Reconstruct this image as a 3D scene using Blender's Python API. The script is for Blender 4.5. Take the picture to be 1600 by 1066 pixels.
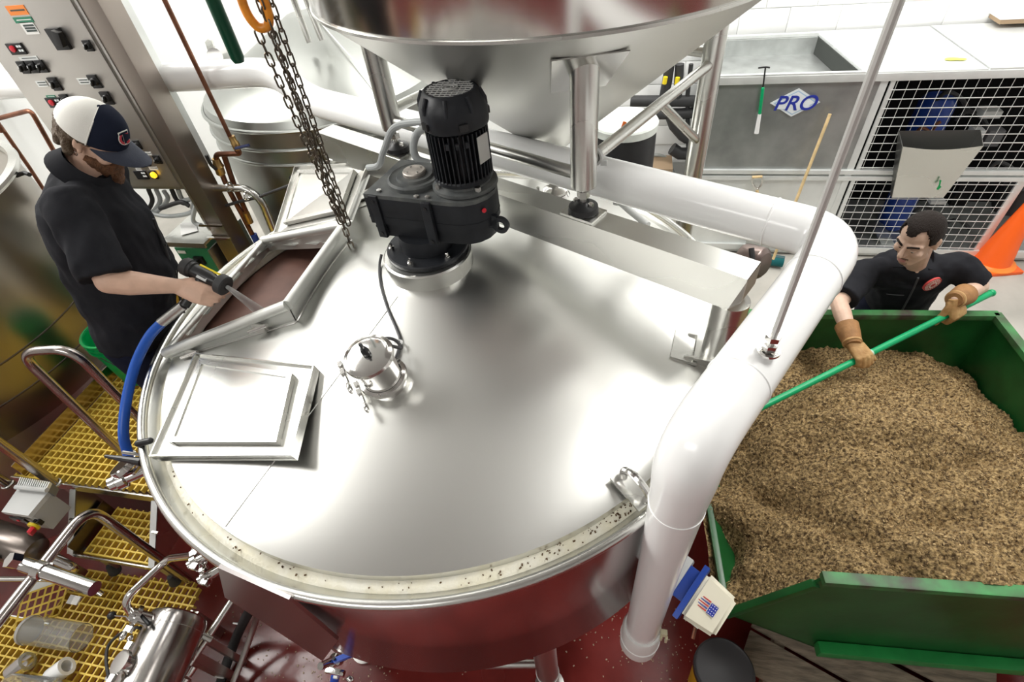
import bpy, bmesh, math, random
from mathutils import Vector as V, Matrix, Euler, noise
R_ = math.radians
random.seed(7)
scene = bpy.context.scene
COL = scene.collection
for o in list(bpy.data.objects): bpy.data.objects.remove(o)

# ------------------------------------------------------------------ camera
FPX, PIT, ROL, AZ = 817.93, 0.78353, -0.12485, 0.26775
CAMP = V((0.697, -1.515, 3.15))
def _axes():
    F = V((0, math.cos(PIT), -math.sin(PIT))); r = V((1, 0, 0)); u = r.cross(F)
    R2 = r*math.cos(ROL) + u*math.sin(ROL); U2 = -r*math.sin(ROL) + u*math.cos(ROL)
    m = Matrix.Rotation(AZ, 3, 'Z')
    return m@F, m@R2, m@U2
CF, CR, CU = _axes()
cd = bpy.data.cameras.new('camera'); cam = bpy.data.objects.new('camera', cd); COL.objects.link(cam)
cd.sensor_width = 36.0; cd.lens = FPX/1600*36.0; cd.clip_start = .05; cd.clip_end = 60
cam.matrix_world = Matrix((( CR.x, CU.x, -CF.x, CAMP.x), (CR.y, CU.y, -CF.y, CAMP.y), (CR.z, CU.z, -CF.z, CAMP.z), (0, 0, 0, 1)))
scene.camera = cam

# ------------------------------------------------------------------ light
scene.view_settings.view_transform = 'Standard'; scene.view_settings.look = 'None'
scene.view_settings.gamma = 1.0; scene.view_settings.use_curve_mapping = False
scene.view_settings.exposure = -0.25
w = bpy.data.worlds.new('world'); scene.world = w; w.use_nodes = True
w.node_tree.nodes['Background'].inputs[0].default_value = (.9, .96, 1, 1)
w.node_tree.nodes['Background'].inputs[1].default_value = .10
def area(name, loc, tgt, sx, sy, power, col=(1, .985, .95)):
    l = bpy.data.lights.new(name, 'AREA'); l.shape = 'RECTANGLE'; l.size = sx; l.size_y = sy; l.energy = power; l.color = col
    o = bpy.data.objects.new(name, l); COL.objects.link(o); o.location = loc
    o.rotation_euler = (V(tgt)-V(loc)).to_track_quat('-Z', 'Y').to_euler()
    return o
area('ceiling_lamp_west', (-3.5, .5, 5.3), (-1.2, 0, 1.8), 3.2, 3.6, 540)
area('ceiling_lamp_south', (-1.6, -4.2, 5.3), (0, 0, 1.5), 3.4, 1.0, 110)
area('ceiling_lamp_east', (3.0, .6, 5.3), (2.2, .2, 1), 1.5, 1.2, 165)
area('ceiling_lamp_north', (1.4, 2.9, 5.2), (1.6, 4.0, 1.6), 5.0, .5, 215)
area('wall_fill_northwest', (-2.8, 3.0, 5.2), (-2.6, 3.95, 2.4), 2.6, .3, 35)  # unseen fill light, added to whiten the back wall

# ------------------------------------------------------------------ pixel to point (the photograph taken as 1600 x 1066)
def ray(x, y): return CF + CR*((x-800)/FPX) - CU*((y-533)/FPX)
def W(x, y, z): d = ray(x, y); return CAMP + d*((z-CAMP.z)/d.z)
def D(x, y, dep): return CAMP + ray(x, y)*dep
def PL(x, y, p, n): d = ray(x, y); n = V(n); return CAMP + d*((V(p)-CAMP).dot(n)/d.dot(n))
def PY(x, y, Y): return PL(x, y, (0, Y, 0), (0, 1, 0))
def PX(x, y, X): return PL(x, y, (X, 0, 0), (1, 0, 0))

# ------------------------------------------------------------------ materials
MATS = {}
def mat(name, col, rough=.5, metal=0., bump=0., bscale=40., var=0., vscale=8., aniso=0., stretch=None, alpha=1., trans=0., emit=0., coat=0., col2=None, ior=1.45, rvar=0., detail=4., radial=False, spec=.5):
    if name in MATS: return MATS[name]
    m = bpy.data.materials.new(name); m.use_nodes = True; nt = m.node_tree; N = nt.nodes; L = nt.links
    p = N['Principled BSDF']; p.inputs['Base Color'].default_value = (*col, 1); p.inputs['Roughness'].default_value = rough
    p.inputs['Metallic'].default_value = metal; p.inputs['Specular IOR Level'].default_value = spec; p.inputs['IOR'].default_value = ior
    if coat: p.inputs['Coat Weight'].default_value = coat; p.inputs['Coat Roughness'].default_value = .08
    if alpha < 1: p.inputs['Alpha'].default_value = alpha
    if trans: p.inputs['Transmission Weight'].default_value = trans
    if emit: p.inputs['Emission Color'].default_value = (*col, 1); p.inputs['Emission Strength'].default_value = emit
    if aniso:
        p.inputs['Anisotropic'].default_value = aniso
        if radial:
            t = N.new('ShaderNodeTangent'); t.direction_type = 'RADIAL'; t.axis = 'Z'; L.new(t.outputs[0], p.inputs['Tangent'])
    if bump or var or rvar:
        tc = N.new('ShaderNodeTexCoord'); mp = N.new('ShaderNodeMapping'); L.new(tc.outputs['Object'], mp.inputs[0])
        if stretch: mp.inputs['Scale'].default_value = stretch
    if var or col2:
        nz = N.new('ShaderNodeTexNoise'); nz.inputs['Scale'].default_value = vscale; nz.inputs['Detail'].default_value = detail
        L.new(mp.outputs[0], nz.inputs['Vector'])
        mx = N.new('ShaderNodeValToRGB'); mx.color_ramp.elements[0].position = .35; mx.color_ramp.elements[1].position = .65
        c2 = col2 if col2 else tuple(min(1, c*(1+var)) for c in col); c1 = col if col2 else tuple(c*(1-var) for c in col)
        mx.color_ramp.elements[0].color = (*c1, 1); mx.color_ramp.elements[1].color = (*c2, 1)
        L.new(nz.outputs[0], mx.inputs[0]); L.new(mx.outputs[0], p.inputs['Base Color'])
    if rvar:
        nr = N.new('ShaderNodeTexNoise'); nr.inputs['Scale'].default_value = 2.2; nr.inputs['Detail'].default_value = 1.5
        L.new(mp.outputs[0], nr.inputs['Vector']); mr = N.new('ShaderNodeMapRange')
        mr.inputs[1].default_value = .3; mr.inputs[2].default_value = .7; mr.inputs[3].default_value = max(.02, rough-rvar); mr.inputs[4].default_value = rough+rvar
        L.new(nr.outputs[0], mr.inputs[0]); L.new(mr.outputs[0], p.inputs['Roughness'])
    if bump:
        nb = N.new('ShaderNodeTexNoise'); nb.inputs['Scale'].default_value = bscale; nb.inputs['Detail'].default_value = 3
        L.new(mp.outputs[0], nb.inputs['Vector']); b = N.new('ShaderNodeBump'); b.inputs['Strength'].default_value = bump; b.inputs['Distance'].default_value = .01
        L.new(nb.outputs[0], b.inputs['Height']); L.new(b.outputs[0], p.inputs['Normal'])
    MATS[name] = m; return m
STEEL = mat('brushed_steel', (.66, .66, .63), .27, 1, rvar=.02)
STEELD = mat('satin_steel', (.56, .55, .53), .34, 1)
POL = mat('polished_steel', (.72, .71, .69), .12, 1)
LIDM = mat('spun_steel', (.66, .66, .635), .29, 1, aniso=.6, radial=True, bump=.05, bscale=4.5)
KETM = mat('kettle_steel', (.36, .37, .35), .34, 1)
HOPM = mat('hopper_steel', (.64, .63, .61), .17, 1)
CONEM = mat('hopper_cone_steel', (.70, .695, .67), .40, 1, aniso=.5, radial=True)
RAILM = mat('bead_blasted_steel', (.70, .71, .68), .48, .75)
BODYM = mat('tank_wall_steel', (.60, .58, .57), .17, 1)
GALV = mat('galvanised_sheet', (.56, .58, .57), .38, .85, var=.12, vscale=7, bump=.03, bscale=14)
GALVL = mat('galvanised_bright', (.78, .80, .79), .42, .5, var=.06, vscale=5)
WIRE = mat('zinc_wire', (.80, .80, .78), .4, .5)
BLACKP = mat('black_gear_paint', (.013, .0145, .018), .45, spec=.35, bump=.05, bscale=70, var=.25, vscale=10)
DUSTY = mat('dusty_gear_paint', (.05, .055, .057), .6, col2=(.11, .115, .11), vscale=14, var=.3)
PLAST = mat('black_plastic', (.014, .014, .015), .38)
RUBBER = mat('rubber', (.03, .03, .031), .6)
CABLE = mat('dark_cable', (.045, .045, .047), .45)
GREYC = mat('grey_conduit', (.36, .38, .38), .45)
WHITE = mat('white_pvc', (.86, .865, .86), .22, coat=.3)
WPAINT = mat('white_wall_paint', (.88, .89, .88), .6, bump=.06, bscale=9)
CEILM = mat('ceiling_paint', (.42, .42, .41), .8)
CREAM = mat('insulation_foam', (.80, .76, .60), .75, bump=.35, bscale=90, col2=(.86, .84, .74), vscale=16, var=.1)
REDF = mat('red_epoxy_floor', (.16, .021, .018), .2, var=.22, vscale=3.5, rvar=.10, bump=.04, bscale=30)
CONC = mat('concrete_floor', (.44, .42, .38), .55, var=.14, vscale=2.2, bump=.08, bscale=20)
YEL = mat('yellow_grating', (.70, .50, .08), .5, var=.12, vscale=6)
GBIN = mat('green_bin_paint', (.011, .090, .021), .33, var=.22, vscale=5, bump=.05, bscale=25)
GEDGE = mat('worn_bin_edge', (.05, .27, .075), .5, col2=(.05, .035, .03), vscale=7, var=.2)
GPLAS = mat('green_plastic', (.0, .30, .075), .35)
GHAND = mat('green_handle', (.0, .33, .12), .35)
TEAL = mat('teal_bristles', (.0, .115, .125), .7, bump=.5, bscale=160, stretch=(1, 1, .1))
WOOD = mat('pale_wood', (.62, .46, .24), .55, var=.15, vscale=14)
PALLET = mat('weathered_planks', (.26, .21, .155), .75, var=.35, vscale=8, stretch=(1, 6, 1), bump=.25, bscale=30)
COPPER = mat('aged_copper', (.20, .085, .05), .35, .75, var=.3, vscale=9)
BRASS = mat('brass', (.55, .36, .14), .3, .9)
BLUEP = mat('blue_paint', (.012, .05, .30), .35)
BLUEH = mat('blue_hose', (.012, .085, .42), .32)
BLUEV = mat('blue_lever', (.03, .10, .55), .35)
ORANGE = mat('orange_cone', (.95, .13, .012), .38)
HOOKM = mat('orange_hook', (.80, .28, .02), .35, var=.2, vscale=20)
CHAINM = mat('dark_chain', (.13, .105, .08), .38, .9)
DKGREEN = mat('dark_green_tube', (.0, .055, .025), .35)
GREENBOX = mat('green_box_paint', (.03, .19, .085), .4, var=.1, vscale=6)
RED = mat('red_plastic', (.55, .015, .03), .35)
AMBER = mat('amber_lamp', (1., .55, .02), .25, emit=1.6)
YELP = mat('yellow_plastic', (.80, .62, .02), .4)
PAPER = mat('paper', (.82, .82, .80), .8)
INK = mat('printed_ink', (.06, .08, .075), .7)
ORLAB = mat('orange_label', (.85, .26, .05), .5)
GRLAB = mat('green_label', (.04, .22, .13), .5)
SKIN = mat('skin', (.66, .43, .32), .5, var=.06, vscale=30, bump=.03, bscale=140)
SKIN2 = mat('pale_skin', (.60, .41, .31), .5, var=.06, vscale=30, bump=.03, bscale=140)
LIP = mat('lips', (.45, .20, .17), .45)
SHIRT = mat('charcoal_work_shirt', (.019, .0195, .023), .82, bump=.12, bscale=260, var=.12, vscale=9, spec=.08)
COLLAR = mat('shirt_stitching', (.055, .056, .06), .8)
TROUS = mat('navy_work_trousers', (.013, .015, .028), .8, spec=.08, bump=.1, bscale=200)
HAIRD = mat('dark_brown_hair', (.014, .009, .007), .6, spec=.2, bump=.6, bscale=260, stretch=(1, 1, .3))
HAIRB = mat('brown_hair', (.11, .075, .045), .6, bump=.8, bscale=190)
BEARDM = mat('auburn_beard', (.17, .075, .035), .65, bump=.9, bscale=220, var=.3, vscale=60)
NAVY = mat('navy_cap_cloth', (.014, .018, .034), .8, spec=.1, bump=.1, bscale=220)
CAPW = mat('white_cap_mesh', (.80, .79, .74), .8, bump=.25, bscale=320)
GLOVE = mat('tan_leather_glove', (.34, .18, .065), .65, col2=(.52, .33, .14), vscale=16, var=.2, bump=.2, bscale=90)
GLOVED = mat('brown_leather_cuff', (.30, .15, .055), .7, var=.2, vscale=18, bump=.2, bscale=90)
EYEW = mat('eye_white', (.7, .68, .64), .3)
EYED = mat('eye_iris', (.03, .02, .015), .2)
PATCHR = mat('patch_red', (.50, .055, .05), .7)
PATCHW = mat('patch_cream', (.78, .70, .64), .7)
CAPRED = mat('emblem_red', (.50, .03, .05), .6)
HAZEM = mat('tank_haze_brown', (.17, .085, .065), .5, var=.15, vscale=7)  # lit brown haze inside the tank, put into the colour
BEIGE = mat('beige_plastic', (.76, .72, .58), .4)
GREYP = mat('grey_plastic', (.55, .56, .55), .45)
DARKIN = mat('dark_interior', (.006, .006, .0065), .8, spec=.1)
BROWNB = mat('cardboard', (.34, .24, .15), .8)
SIGNW = mat('sign_white', (.78, .82, .84), .4)
SIGNB = mat('sign_blue', (.02, .035, .32), .45)
CLEAR = mat('clear_plastic', (.93, .95, .95), .06, trans=.92, ior=1.3)
WATER = mat('water_spray', (.85, .86, .86), .5, alpha=.42)
SLEEVE = mat('frosted_sleeve', (.80, .80, .78), .3, coat=.2)
HIVIS = mat('fluorescent_yellow', (.72, .80, .02), .5)

# ------------------------------------------------------------------ mesh builder
def frame_z(d, up=None):
    d = V(d).normalized(); a = V(up) if up is not None else (V((0, 0, 1)) if abs(d.z) < .95 else V((0, 1, 0)))
    x = a.cross(d).normalized(); y = d.cross(x)
    return Matrix((x, y, d)).transposed()
def fillet(pts, r, n=7):
    pts = [V(p) for p in pts]; out = [pts[0]]
    for i in range(1, len(pts)-1):
        a, b, c = pts[i-1], pts[i], pts[i+1]; u = (a-b); v = (c-b); rr = min(r, u.length*.49, v.length*.49)
        p = b+u.normalized()*rr; q = b+v.normalized()*rr
        for k in range(n+1):
            t = k/n; out.append(p*(1-t)**2 + b*2*t*(1-t) + q*t*t)
    return out+[pts[-1]]
def spline(pts, n=8):
    pts = [V(p) for p in pts]; P = [pts[0]*2-pts[1]]+pts+[pts[-1]*2-pts[-2]]; out = []
    for i in range(1, len(P)-2):
        for k in range(n):
            t = k/n; a, b, c, d = P[i-1], P[i], P[i+1], P[i+2]
            out.append(.5*((2*b)+(c-a)*t+(2*a-5*b+4*c-d)*t*t+(3*b-a-3*c+d)*t**3))
    return out+[pts[-1]]
class B:
    def __init__(s): s.v = []; s.f = []
    def add(s, vs, fs):
        o = len(s.v); s.v += [V(p) for p in vs]; s.f += [tuple(i+o for i in f) for f in fs]; return s
    def box(s, c, size, M=None, bev=0.):
        bm = bmesh.new(); bmesh.ops.create_cube(bm, size=1)
        for v in bm.verts: v.co = V((v.co.x*size[0], v.co.y*size[1], v.co.z*size[2]))
        if bev: bmesh.ops.bevel(bm, geom=list(bm.edges), offset=bev, segments=2, affect='EDGES', profile=.7)
        M = M if M is not None else Matrix.Identity(3); c = V(c); bm.verts.index_update()
        s.add([M@v.co+c for v in bm.verts], [[v.index for v in f.verts] for f in bm.faces]); bm.free(); return s
    def tube(s, pts, r, seg=12, cap=True, closed=False, rr=None):
        pts = [V(p) for p in pts]; n = len(pts); T = []
        for i in range(n):
            a = pts[i-1] if (i or closed) else pts[0]; b = pts[(i+1) % n] if (i < n-1 or closed) else pts[-1]
            T.append((b-a).normalized() if (b-a).length > 1e-9 else V((0, 0, 1)))
        M = frame_z(T[0]); x = M.col[0].copy(); vs = []; fs = []
        for i in range(n):
            x = (x-T[i]*x.dot(T[i])).normalized(); y = T[i].cross(x); ri = rr[i] if rr else r
            for k in range(seg):
                a = 2*math.pi*k/seg; vs.append(pts[i]+x*(ri*math.cos(a))+y*(ri*math.sin(a)))
        for i in range(n if closed else n-1):
            j = (i+1) % n
            for k in range(seg): fs.append((i*seg+k, i*seg+(k+1) % seg, j*seg+(k+1) % seg, j*seg+k))
        if cap and not closed:
            fs.append(tuple(range(seg))[::-1]); fs.append(tuple((n-1)*seg+k for k in range(seg)))
        return s.add(vs, fs)
    def lathe(s, prof, o=(0, 0, 0), ax=(0, 0, 1), seg=40, sx=1., sy=1., up=None):
        M = frame_z(ax, up); o = V(o); vs = []; fs = []; n = len(prof)
        for r, h in prof:
            for k in range(seg):
                a = 2*math.pi*k/seg; vs.append(o+M@V((r*math.cos(a)*sx, r*math.sin(a)*sy, h)))
        for i in range(n-1):
            for k in range(seg): fs.append((i*seg+k, i*seg+(k+1) % seg, (i+1)*seg+(k+1) % seg, (i+1)*seg+k))
        if prof[0][0] > 1e-6: fs.append(tuple(range(seg))[::-1])
        if prof[-1][0] > 1e-6: fs.append(tuple((n-1)*seg+k for k in range(seg)))
        return s.add(vs, fs)
    def ring(s, prof, o=(0, 0, 0), ax=(0, 0, 1), seg=64):   # closed profile revolved: no caps
        M = frame_z(ax); o = V(o); vs = []; fs = []; n = len(prof)
        for r, h in prof:
            for k in range(seg):
                a = 2*math.pi*k/seg; vs.append(o+M@V((r*math.cos(a), r*math.sin(a), h)))
        for i in range(n):
            j = (i+1) % n
            for k in range(seg): fs.append((i*seg+k, i*seg+(k+1) % seg, j*seg+(k+1) % seg, j*seg+k))
        return s.add(vs, fs)
    def prism(s, poly, vec):
        poly = [V(p) for p in poly]; n = len(poly); vec = V(vec)
        return s.add(poly+[p+vec for p in poly], [tuple(range(n))[::-1], tuple(range(n, 2*n))]+[(i, (i+1) % n, n+(i+1) % n, n+i) for i in range(n)])
    def slab(s, q, t):
        q = [V(p) for p in q]; n = (q[1]-q[0]).cross(q[2]-q[0]).normalized()
        if n.z < 0 and abs(n.z) > .05: n = -n
        return s.prism(q, n*-t)
    def ell(s, c, r, M=None, seg=16, rings=10):
        M = M if M is not None else Matrix.Identity(3); c = V(c); vs = [c+M@V((0, 0, -r[2]))]; fs = []
        for i in range(1, rings):
            t = -math.pi/2+math.pi*i/rings
            for k in range(seg):
                a = 2*math.pi*k/seg; vs.append(c+M@V((r[0]*math.cos(t)*math.cos(a), r[1]*math.cos(t)*math.sin(a), r[2]*math.sin(t))))
        vs.append(c+M@V((0, 0, r[2]))); L = len(vs)-1
        for k in range(seg):
            fs.append((0, 1+(k+1) % seg, 1+k)); b = 1+(rings-2)*seg; fs.append((L, b+k, b+(k+1) % seg))
        for i in range(rings-2):
            for k in range(seg):
                a = 1+i*seg; fs.append((a+k, a+(k+1) % seg, a+seg+(k+1) % seg, a+seg+k))
        return s.add(vs, fs)
    def cap(s, a, b, ra, rb, seg=14):          # sphere-swept tapered capsule
        a = V(a); b = V(b); L = (b-a).length; pr = []
        for i in range(5): t = math.pi/2*(1-i/4); pr.append((max(1e-7, ra*math.cos(t)), -ra*math.sin(t)))
        for i in range(5): t = math.pi/2*i/4; pr.append((max(1e-7, rb*math.cos(t)), L+rb*math.sin(t)))
        return s.lathe(pr, a, b-a, seg)
    def chain(s, pr):
        for i in range(len(pr)-1): s.cap(pr[i][0], pr[i+1][0], pr[i][1], pr[i+1][1])
        return s
    def cone(s, a, b, ra, rb, seg=18): return s.lathe([(ra, 0), (rb, (V(b)-V(a)).length)], a, V(b)-V(a), seg)
    def loft(s, rings, seg=24, pw=2.3):        # rings: (centre, right, fwd, half-width, half-depth)
        vs = []; fs = []
        for c, r, f, a, b in rings:
            for k in range(seg):
                t = 2*math.pi*k/seg; cx = math.copysign(abs(math.cos(t))**(2/pw), math.cos(t)); sy = math.copysign(abs(math.sin(t))**(2/pw), math.sin(t))
                vs.append(V(c)+V(r)*(a*cx)+V(f)*(b*sy))
        for i in range(len(rings)-1):
            for k in range(seg): fs.append((i*seg+k, i*seg+(k+1) % seg, (i+1)*seg+(k+1) % seg, (i+1)*seg+k))
        fs.append(tuple(range(seg))[::-1]); fs.append(tuple((len(rings)-1)*seg+k for k in range(seg)))
        return s.add(vs, fs)
    def mesh(s, name, angle=34):
        me = bpy.data.meshes.new(name); me.from_pydata([tuple(p) for p in s.v], [], s.f)
        bm = bmesh.new(); bm.from_mesh(me); bmesh.ops.recalc_face_normals(bm, faces=bm.faces); bm.to_mesh(me); bm.free()
        me.shade_smooth(); me.set_sharp_from_angle(angle=R_(angle)); return me
def link(name, me, m, parent=None, centre=True):
    o = bpy.data.objects.new(name, me); COL.objects.link(o)
    if m is not None and not me.materials: me.materials.append(m)
    if centre and len(me.vertices):
        n = len(me.vertices); cs = [0.]*(3*n); me.vertices.foreach_get('co', cs)
        xs, ys, zs = cs[0::3], cs[1::3], cs[2::3]
        c = V(((min(xs)+max(xs))/2, (min(ys)+max(ys))/2, (min(zs)+max(zs))/2)); me.transform(Matrix.Translation(-c)); o.location = c
    if parent is not None:
        o.parent = parent
        p = V((0, 0, 0)); q = parent
        while q is not None: p += q.location; q = q.parent
        o.location = o.location-p
    return o
def part(parent, name, b, m, angle=34, label=None, kind=None):
    o = link(name, b.mesh(name, angle), m, parent)
    if label: o['label'] = label
    if kind: o['kind'] = kind
    return o
def tag(o, label, cat, group=None, kind=None):
    o['label'] = label; o['category'] = cat
    if group: o['group'] = group
    if kind: o['kind'] = kind
    return o
def thing(name, loc, label, cat, group=None):
    o = bpy.data.objects.new(name, None); o.empty_display_size = .05; COL.objects.link(o); o.location = loc
    return tag(o, label, cat, group)
def solo(name, b, m, label, cat, group=None, kind=None, angle=34):
    return tag(link(name, b.mesh(name, angle), m), label, cat, group, kind)
def struct(name, b, m, label=None, parent=None):
    o = link(name, b.mesh(name), m, parent); o['kind'] = 'structure'
    if label: o['label'] = label
    return o
def share(parent, name, src, loc, rot=None):    # another copy of a piece, sharing its mesh (loc in world)
    o = src.copy(); COL.objects.link(o); o.parent = parent
    p = V((0, 0, 0)); q = parent
    while q is not None: p += q.location; q = q.parent
    o.location = V(loc)-p
    if rot is not None: o.rotation_euler = rot
    return o
def remesh(b, name, voxel=.006, smooth=4, wr=0., ws=14., off=0.):
    me = b.mesh(name, 180); o = bpy.data.objects.new('t', me); COL.objects.link(o)
    m = o.modifiers.new('r', 'REMESH'); m.mode = 'VOXEL'; m.voxel_size = voxel; m.use_smooth_shade = True
    if smooth: s = o.modifiers.new('s', 'SMOOTH'); s.iterations = smooth; s.factor = .5
    dg = bpy.context.evaluated_depsgraph_get(); dg.update(); r = bpy.data.meshes.new_from_object(o.evaluated_get(dg)); r.name = name
    bpy.data.objects.remove(o); bpy.data.meshes.remove(me); r.materials.clear(); r.shade_smooth()
    if wr:
        for v in r.vertices:
            p = v.co+V((off, 0, 0)); a = noise.noise(p*ws)*.65+noise.noise(V((p.x*ws*2.3, p.y*ws*2.3, p.z*ws*1.1)))*.4
            v.co += v.normal*(a*wr)
    return r
def text(parent, body, c, xdir, ydir, size, m, depth=.0015, shear=0., name='lettering', label=None):
    cu = bpy.data.curves.new('txt', 'FONT'); cu.body = body; cu.size = size; cu.extrude = depth; cu.align_x = 'CENTER'; cu.align_y = 'CENTER'; cu.shear = shear
    cu.offset = size*.012
    o = bpy.data.objects.new('t', cu); COL.objects.link(o); dg = bpy.context.evaluated_depsgraph_get(); dg.update()
    me = bpy.data.meshes.new_from_object(o.evaluated_get(dg)); bpy.data.objects.remove(o)
    x = V(xdir).normalized(); y = V(ydir); y = (y-x*y.dot(x)).normalized(); z = x.cross(y); M = Matrix((x, y, z)).transposed().to_4x4(); M.translation = V(c)
    me.transform(M); me.materials.clear(); r = link(name, me, m, parent)
    if label: r['label'] = label
    return r
# ================================================================== the setting
X0, X1, Y0, Y1, ZC = -5.2, 6.2, -5.2, 3.95, 5.6
struct('floor', B().box(((X0+1.25)/2, (.98+Y1)/2, -.045), (1.25-X0, Y1-.98, .1)), CONC)
struct('floor', B().box(((X0+1.25)/2, (Y0+.98)/2, -.05), (1.25-X0, .98-Y0, .1)), REDF, 'wet dark red epoxy floor under the big tank')
struct('floor', B().box(((1.25+X1)/2, (Y0+.35)/2, -.05), (X1-1.25, .35-Y0, .1)), REDF)
struct('floor', B().box(((1.25+X1)/2, (.35+Y1)/2, -.045), (X1-1.25, Y1-.35, .1)), CONC, 'bare grey concrete floor beside the chiller')
wall = struct('wall_back', B().box(((X0+X1)/2, Y1+.1, ZC/2), (X1-X0, .2, ZC)), WPAINT, 'white painted block wall')
struct('wall_left', B().box((X0-.1, (Y0+Y1)/2, ZC/2), (.2, Y1-Y0, ZC)), WPAINT)
struct('wall_right', B().box((X1+.1, (Y0+Y1)/2, ZC/2), (.2, Y1-Y0, ZC)), WPAINT)
struct('wall_front', B().box(((X0+X1)/2, Y0-.1, ZC/2), (X1-X0, .2, ZC)), CEILM)
struct('ceiling', B().box(((X0+X1)/2, (Y0+Y1)/2, ZC+.05), (X1-X0, Y1-Y0, .1)), CEILM)
# painted blocks of the back wall where the photograph shows it, right of the hopper
blk = B().box((0, 0, 0), (.393, .03, .193), bev=.006).mesh('block')
first = None
for r in range(12):
    for k in range(18):
        c = (1.0+.4*k-(.2 if r % 2 else 0), Y1+.004, .5+.2*r)
        if c[0] > 6.0: continue
        if first is None:
            first = link('block', blk, WPAINT, wall, centre=False); first.location = c
        else: share(wall, 'block', first, c)
pc = PY(1575, 30, 3.83)
t = thing('wall_box', (pc.x, 3.83, pc.z), 'white box on the back wall with brown underside, above the chiller at far right', 'box')
part(t, 'housing', B().box((pc.x+.12, 3.84, pc.z+.17), (.44, .2, .30), bev=.01), WPAINT)
part(t, 'base_board', B().box((pc.x+.12, 3.84, pc.z+.005), (.42, .19, .03)), BROWNB, label='brown underside board')

# ================================================================== the big tank
RT = 1.161
tank = thing('mash_tank', (0, 0, 0), 'huge round stainless steel tank with conical lid in the middle of the room', 'tank')
part(tank, 'tank_wall', B().ring([(1.145, 1.742), (1.145, 1.06), (1.138, 1.045), (1.05, 1.035), (1.05, 1.045), (1.125, 1.055), (1.135, 1.07), (1.135, 1.742)], seg=160), BODYM)
part(tank, 'tank_bottom', B().lathe([(1.06, 1.05), (.5, 1.0), (0, .97)], seg=64), STEELD)
part(tank, 'wall_seam', B().prism([V((1.1475*math.cos(a), 1.1475*math.sin(a), 1.05)) for a in (R_(258.6), R_(260))]+[V((1.15*math.cos(a), 1.15*math.sin(a), 1.05)) for a in (R_(260), R_(258.6))], (0, 0, .68)), STEELD)
part(tank, 'rim_bead', B().ring([(1.1475+.0145*math.cos(2*math.pi*k/14), 1.750+.0145*math.sin(2*math.pi*k/14)) for k in range(14)], seg=180), STEEL)
part(tank, 'rim_lip', B().ring([(1.145, 1.752), (1.143, 1.744), (1.108, 1.715), (1.104, 1.702), (1.140, 1.73)], seg=160), STEEL)
part(tank, 'insulation_ring', B().ring([(1.108, 1.712), (1.095, 1.722), (1.080, 1.726), (1.066, 1.722), (1.066, 1.69), (1.108, 1.69)], seg=160), CREAM, label='cream coloured insulation filling the gap round the lid')
sp = B()
for k in range(230):
    a = R_(random.choice([random.gauss(318, 8), random.gauss(308, 10), random.uniform(230, 350), random.gauss(5, 14)])); r = random.uniform(1.074, 1.104); s = random.uniform(.0015, .0042)
    sp.box((r*math.cos(a), r*math.sin(a), 1.7245), (s*1.6, s, .003), Matrix.Rotation(random.random()*6, 3, 'Z'))
part(tank, 'grain_specks', sp, mat('grain_specks', (.13, .08, .04), .9), kind='stuff')
def conez(r): return 1.757+.2418*(1.077-r)
# hatch corners: outer left A, inner left B, inner right C, outer right Dd
hA, hB, hC, hD = V((-1.02, -.385, 1.785)), V((-.475, -.262, 1.965)), V((-.475, .262, 1.965)), V((-1.02, .385, 1.785))
def inhatch(p, m):
    if not (-1.02+m < p.x < -.475-m): return False
    t = (p.x+1.02)/.545; return abs(p.y) < .385+(.262-.385)*t-m
lid = B(); NR, NA = 40, 220
for i in range(NR+1):
    r = .12+(1.077-.12)*i/NR
    for k in range(NA):
        a = 2*math.pi*k/NA; lid.v.append(V((r*math.cos(a), r*math.sin(a), conez(r))))
for i in range(NR):
    for k in range(NA):
        q = (i*NA+k, i*NA+(k+1) % NA, (i+1)*NA+(k+1) % NA, (i+1)*NA+k); c = sum((lid.v[j] for j in q), V())/4
        if not inhatch(c, .012): lid.f.append(q)
o = NR*NA; b0 = len(lid.v)
for k in range(NA):
    a = 2*math.pi*k/NA; lid.v.append(V((1.077*math.cos(a), 1.077*math.sin(a), 1.712)))
for k in range(NA): lid.f.append((o+k, o+(k+1) % NA, b0+(k+1) % NA, b0+k))
lidm = lid.mesh('cone_lid'); lido = link('cone_lid', lidm, LIDM, tank, centre=False)
for a in (R_(249.2), R_(67)):
    u = V((math.cos(a), math.sin(a), 0)); part(tank, 'lid_seam', B().tube([u*r+V((0, 0, conez(r)-.0015)) for r in (.2, .6, 1.07)], .0045, 6), STEEL)
part(tank, 'lid_collar', B().ring([(.165, 1.955), (.165, 2.035), (.158, 2.04), (.11, 2.04), (.11, 2.02), (.155, 2.015), (.155, 1.95)], seg=72), STEEL)
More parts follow.
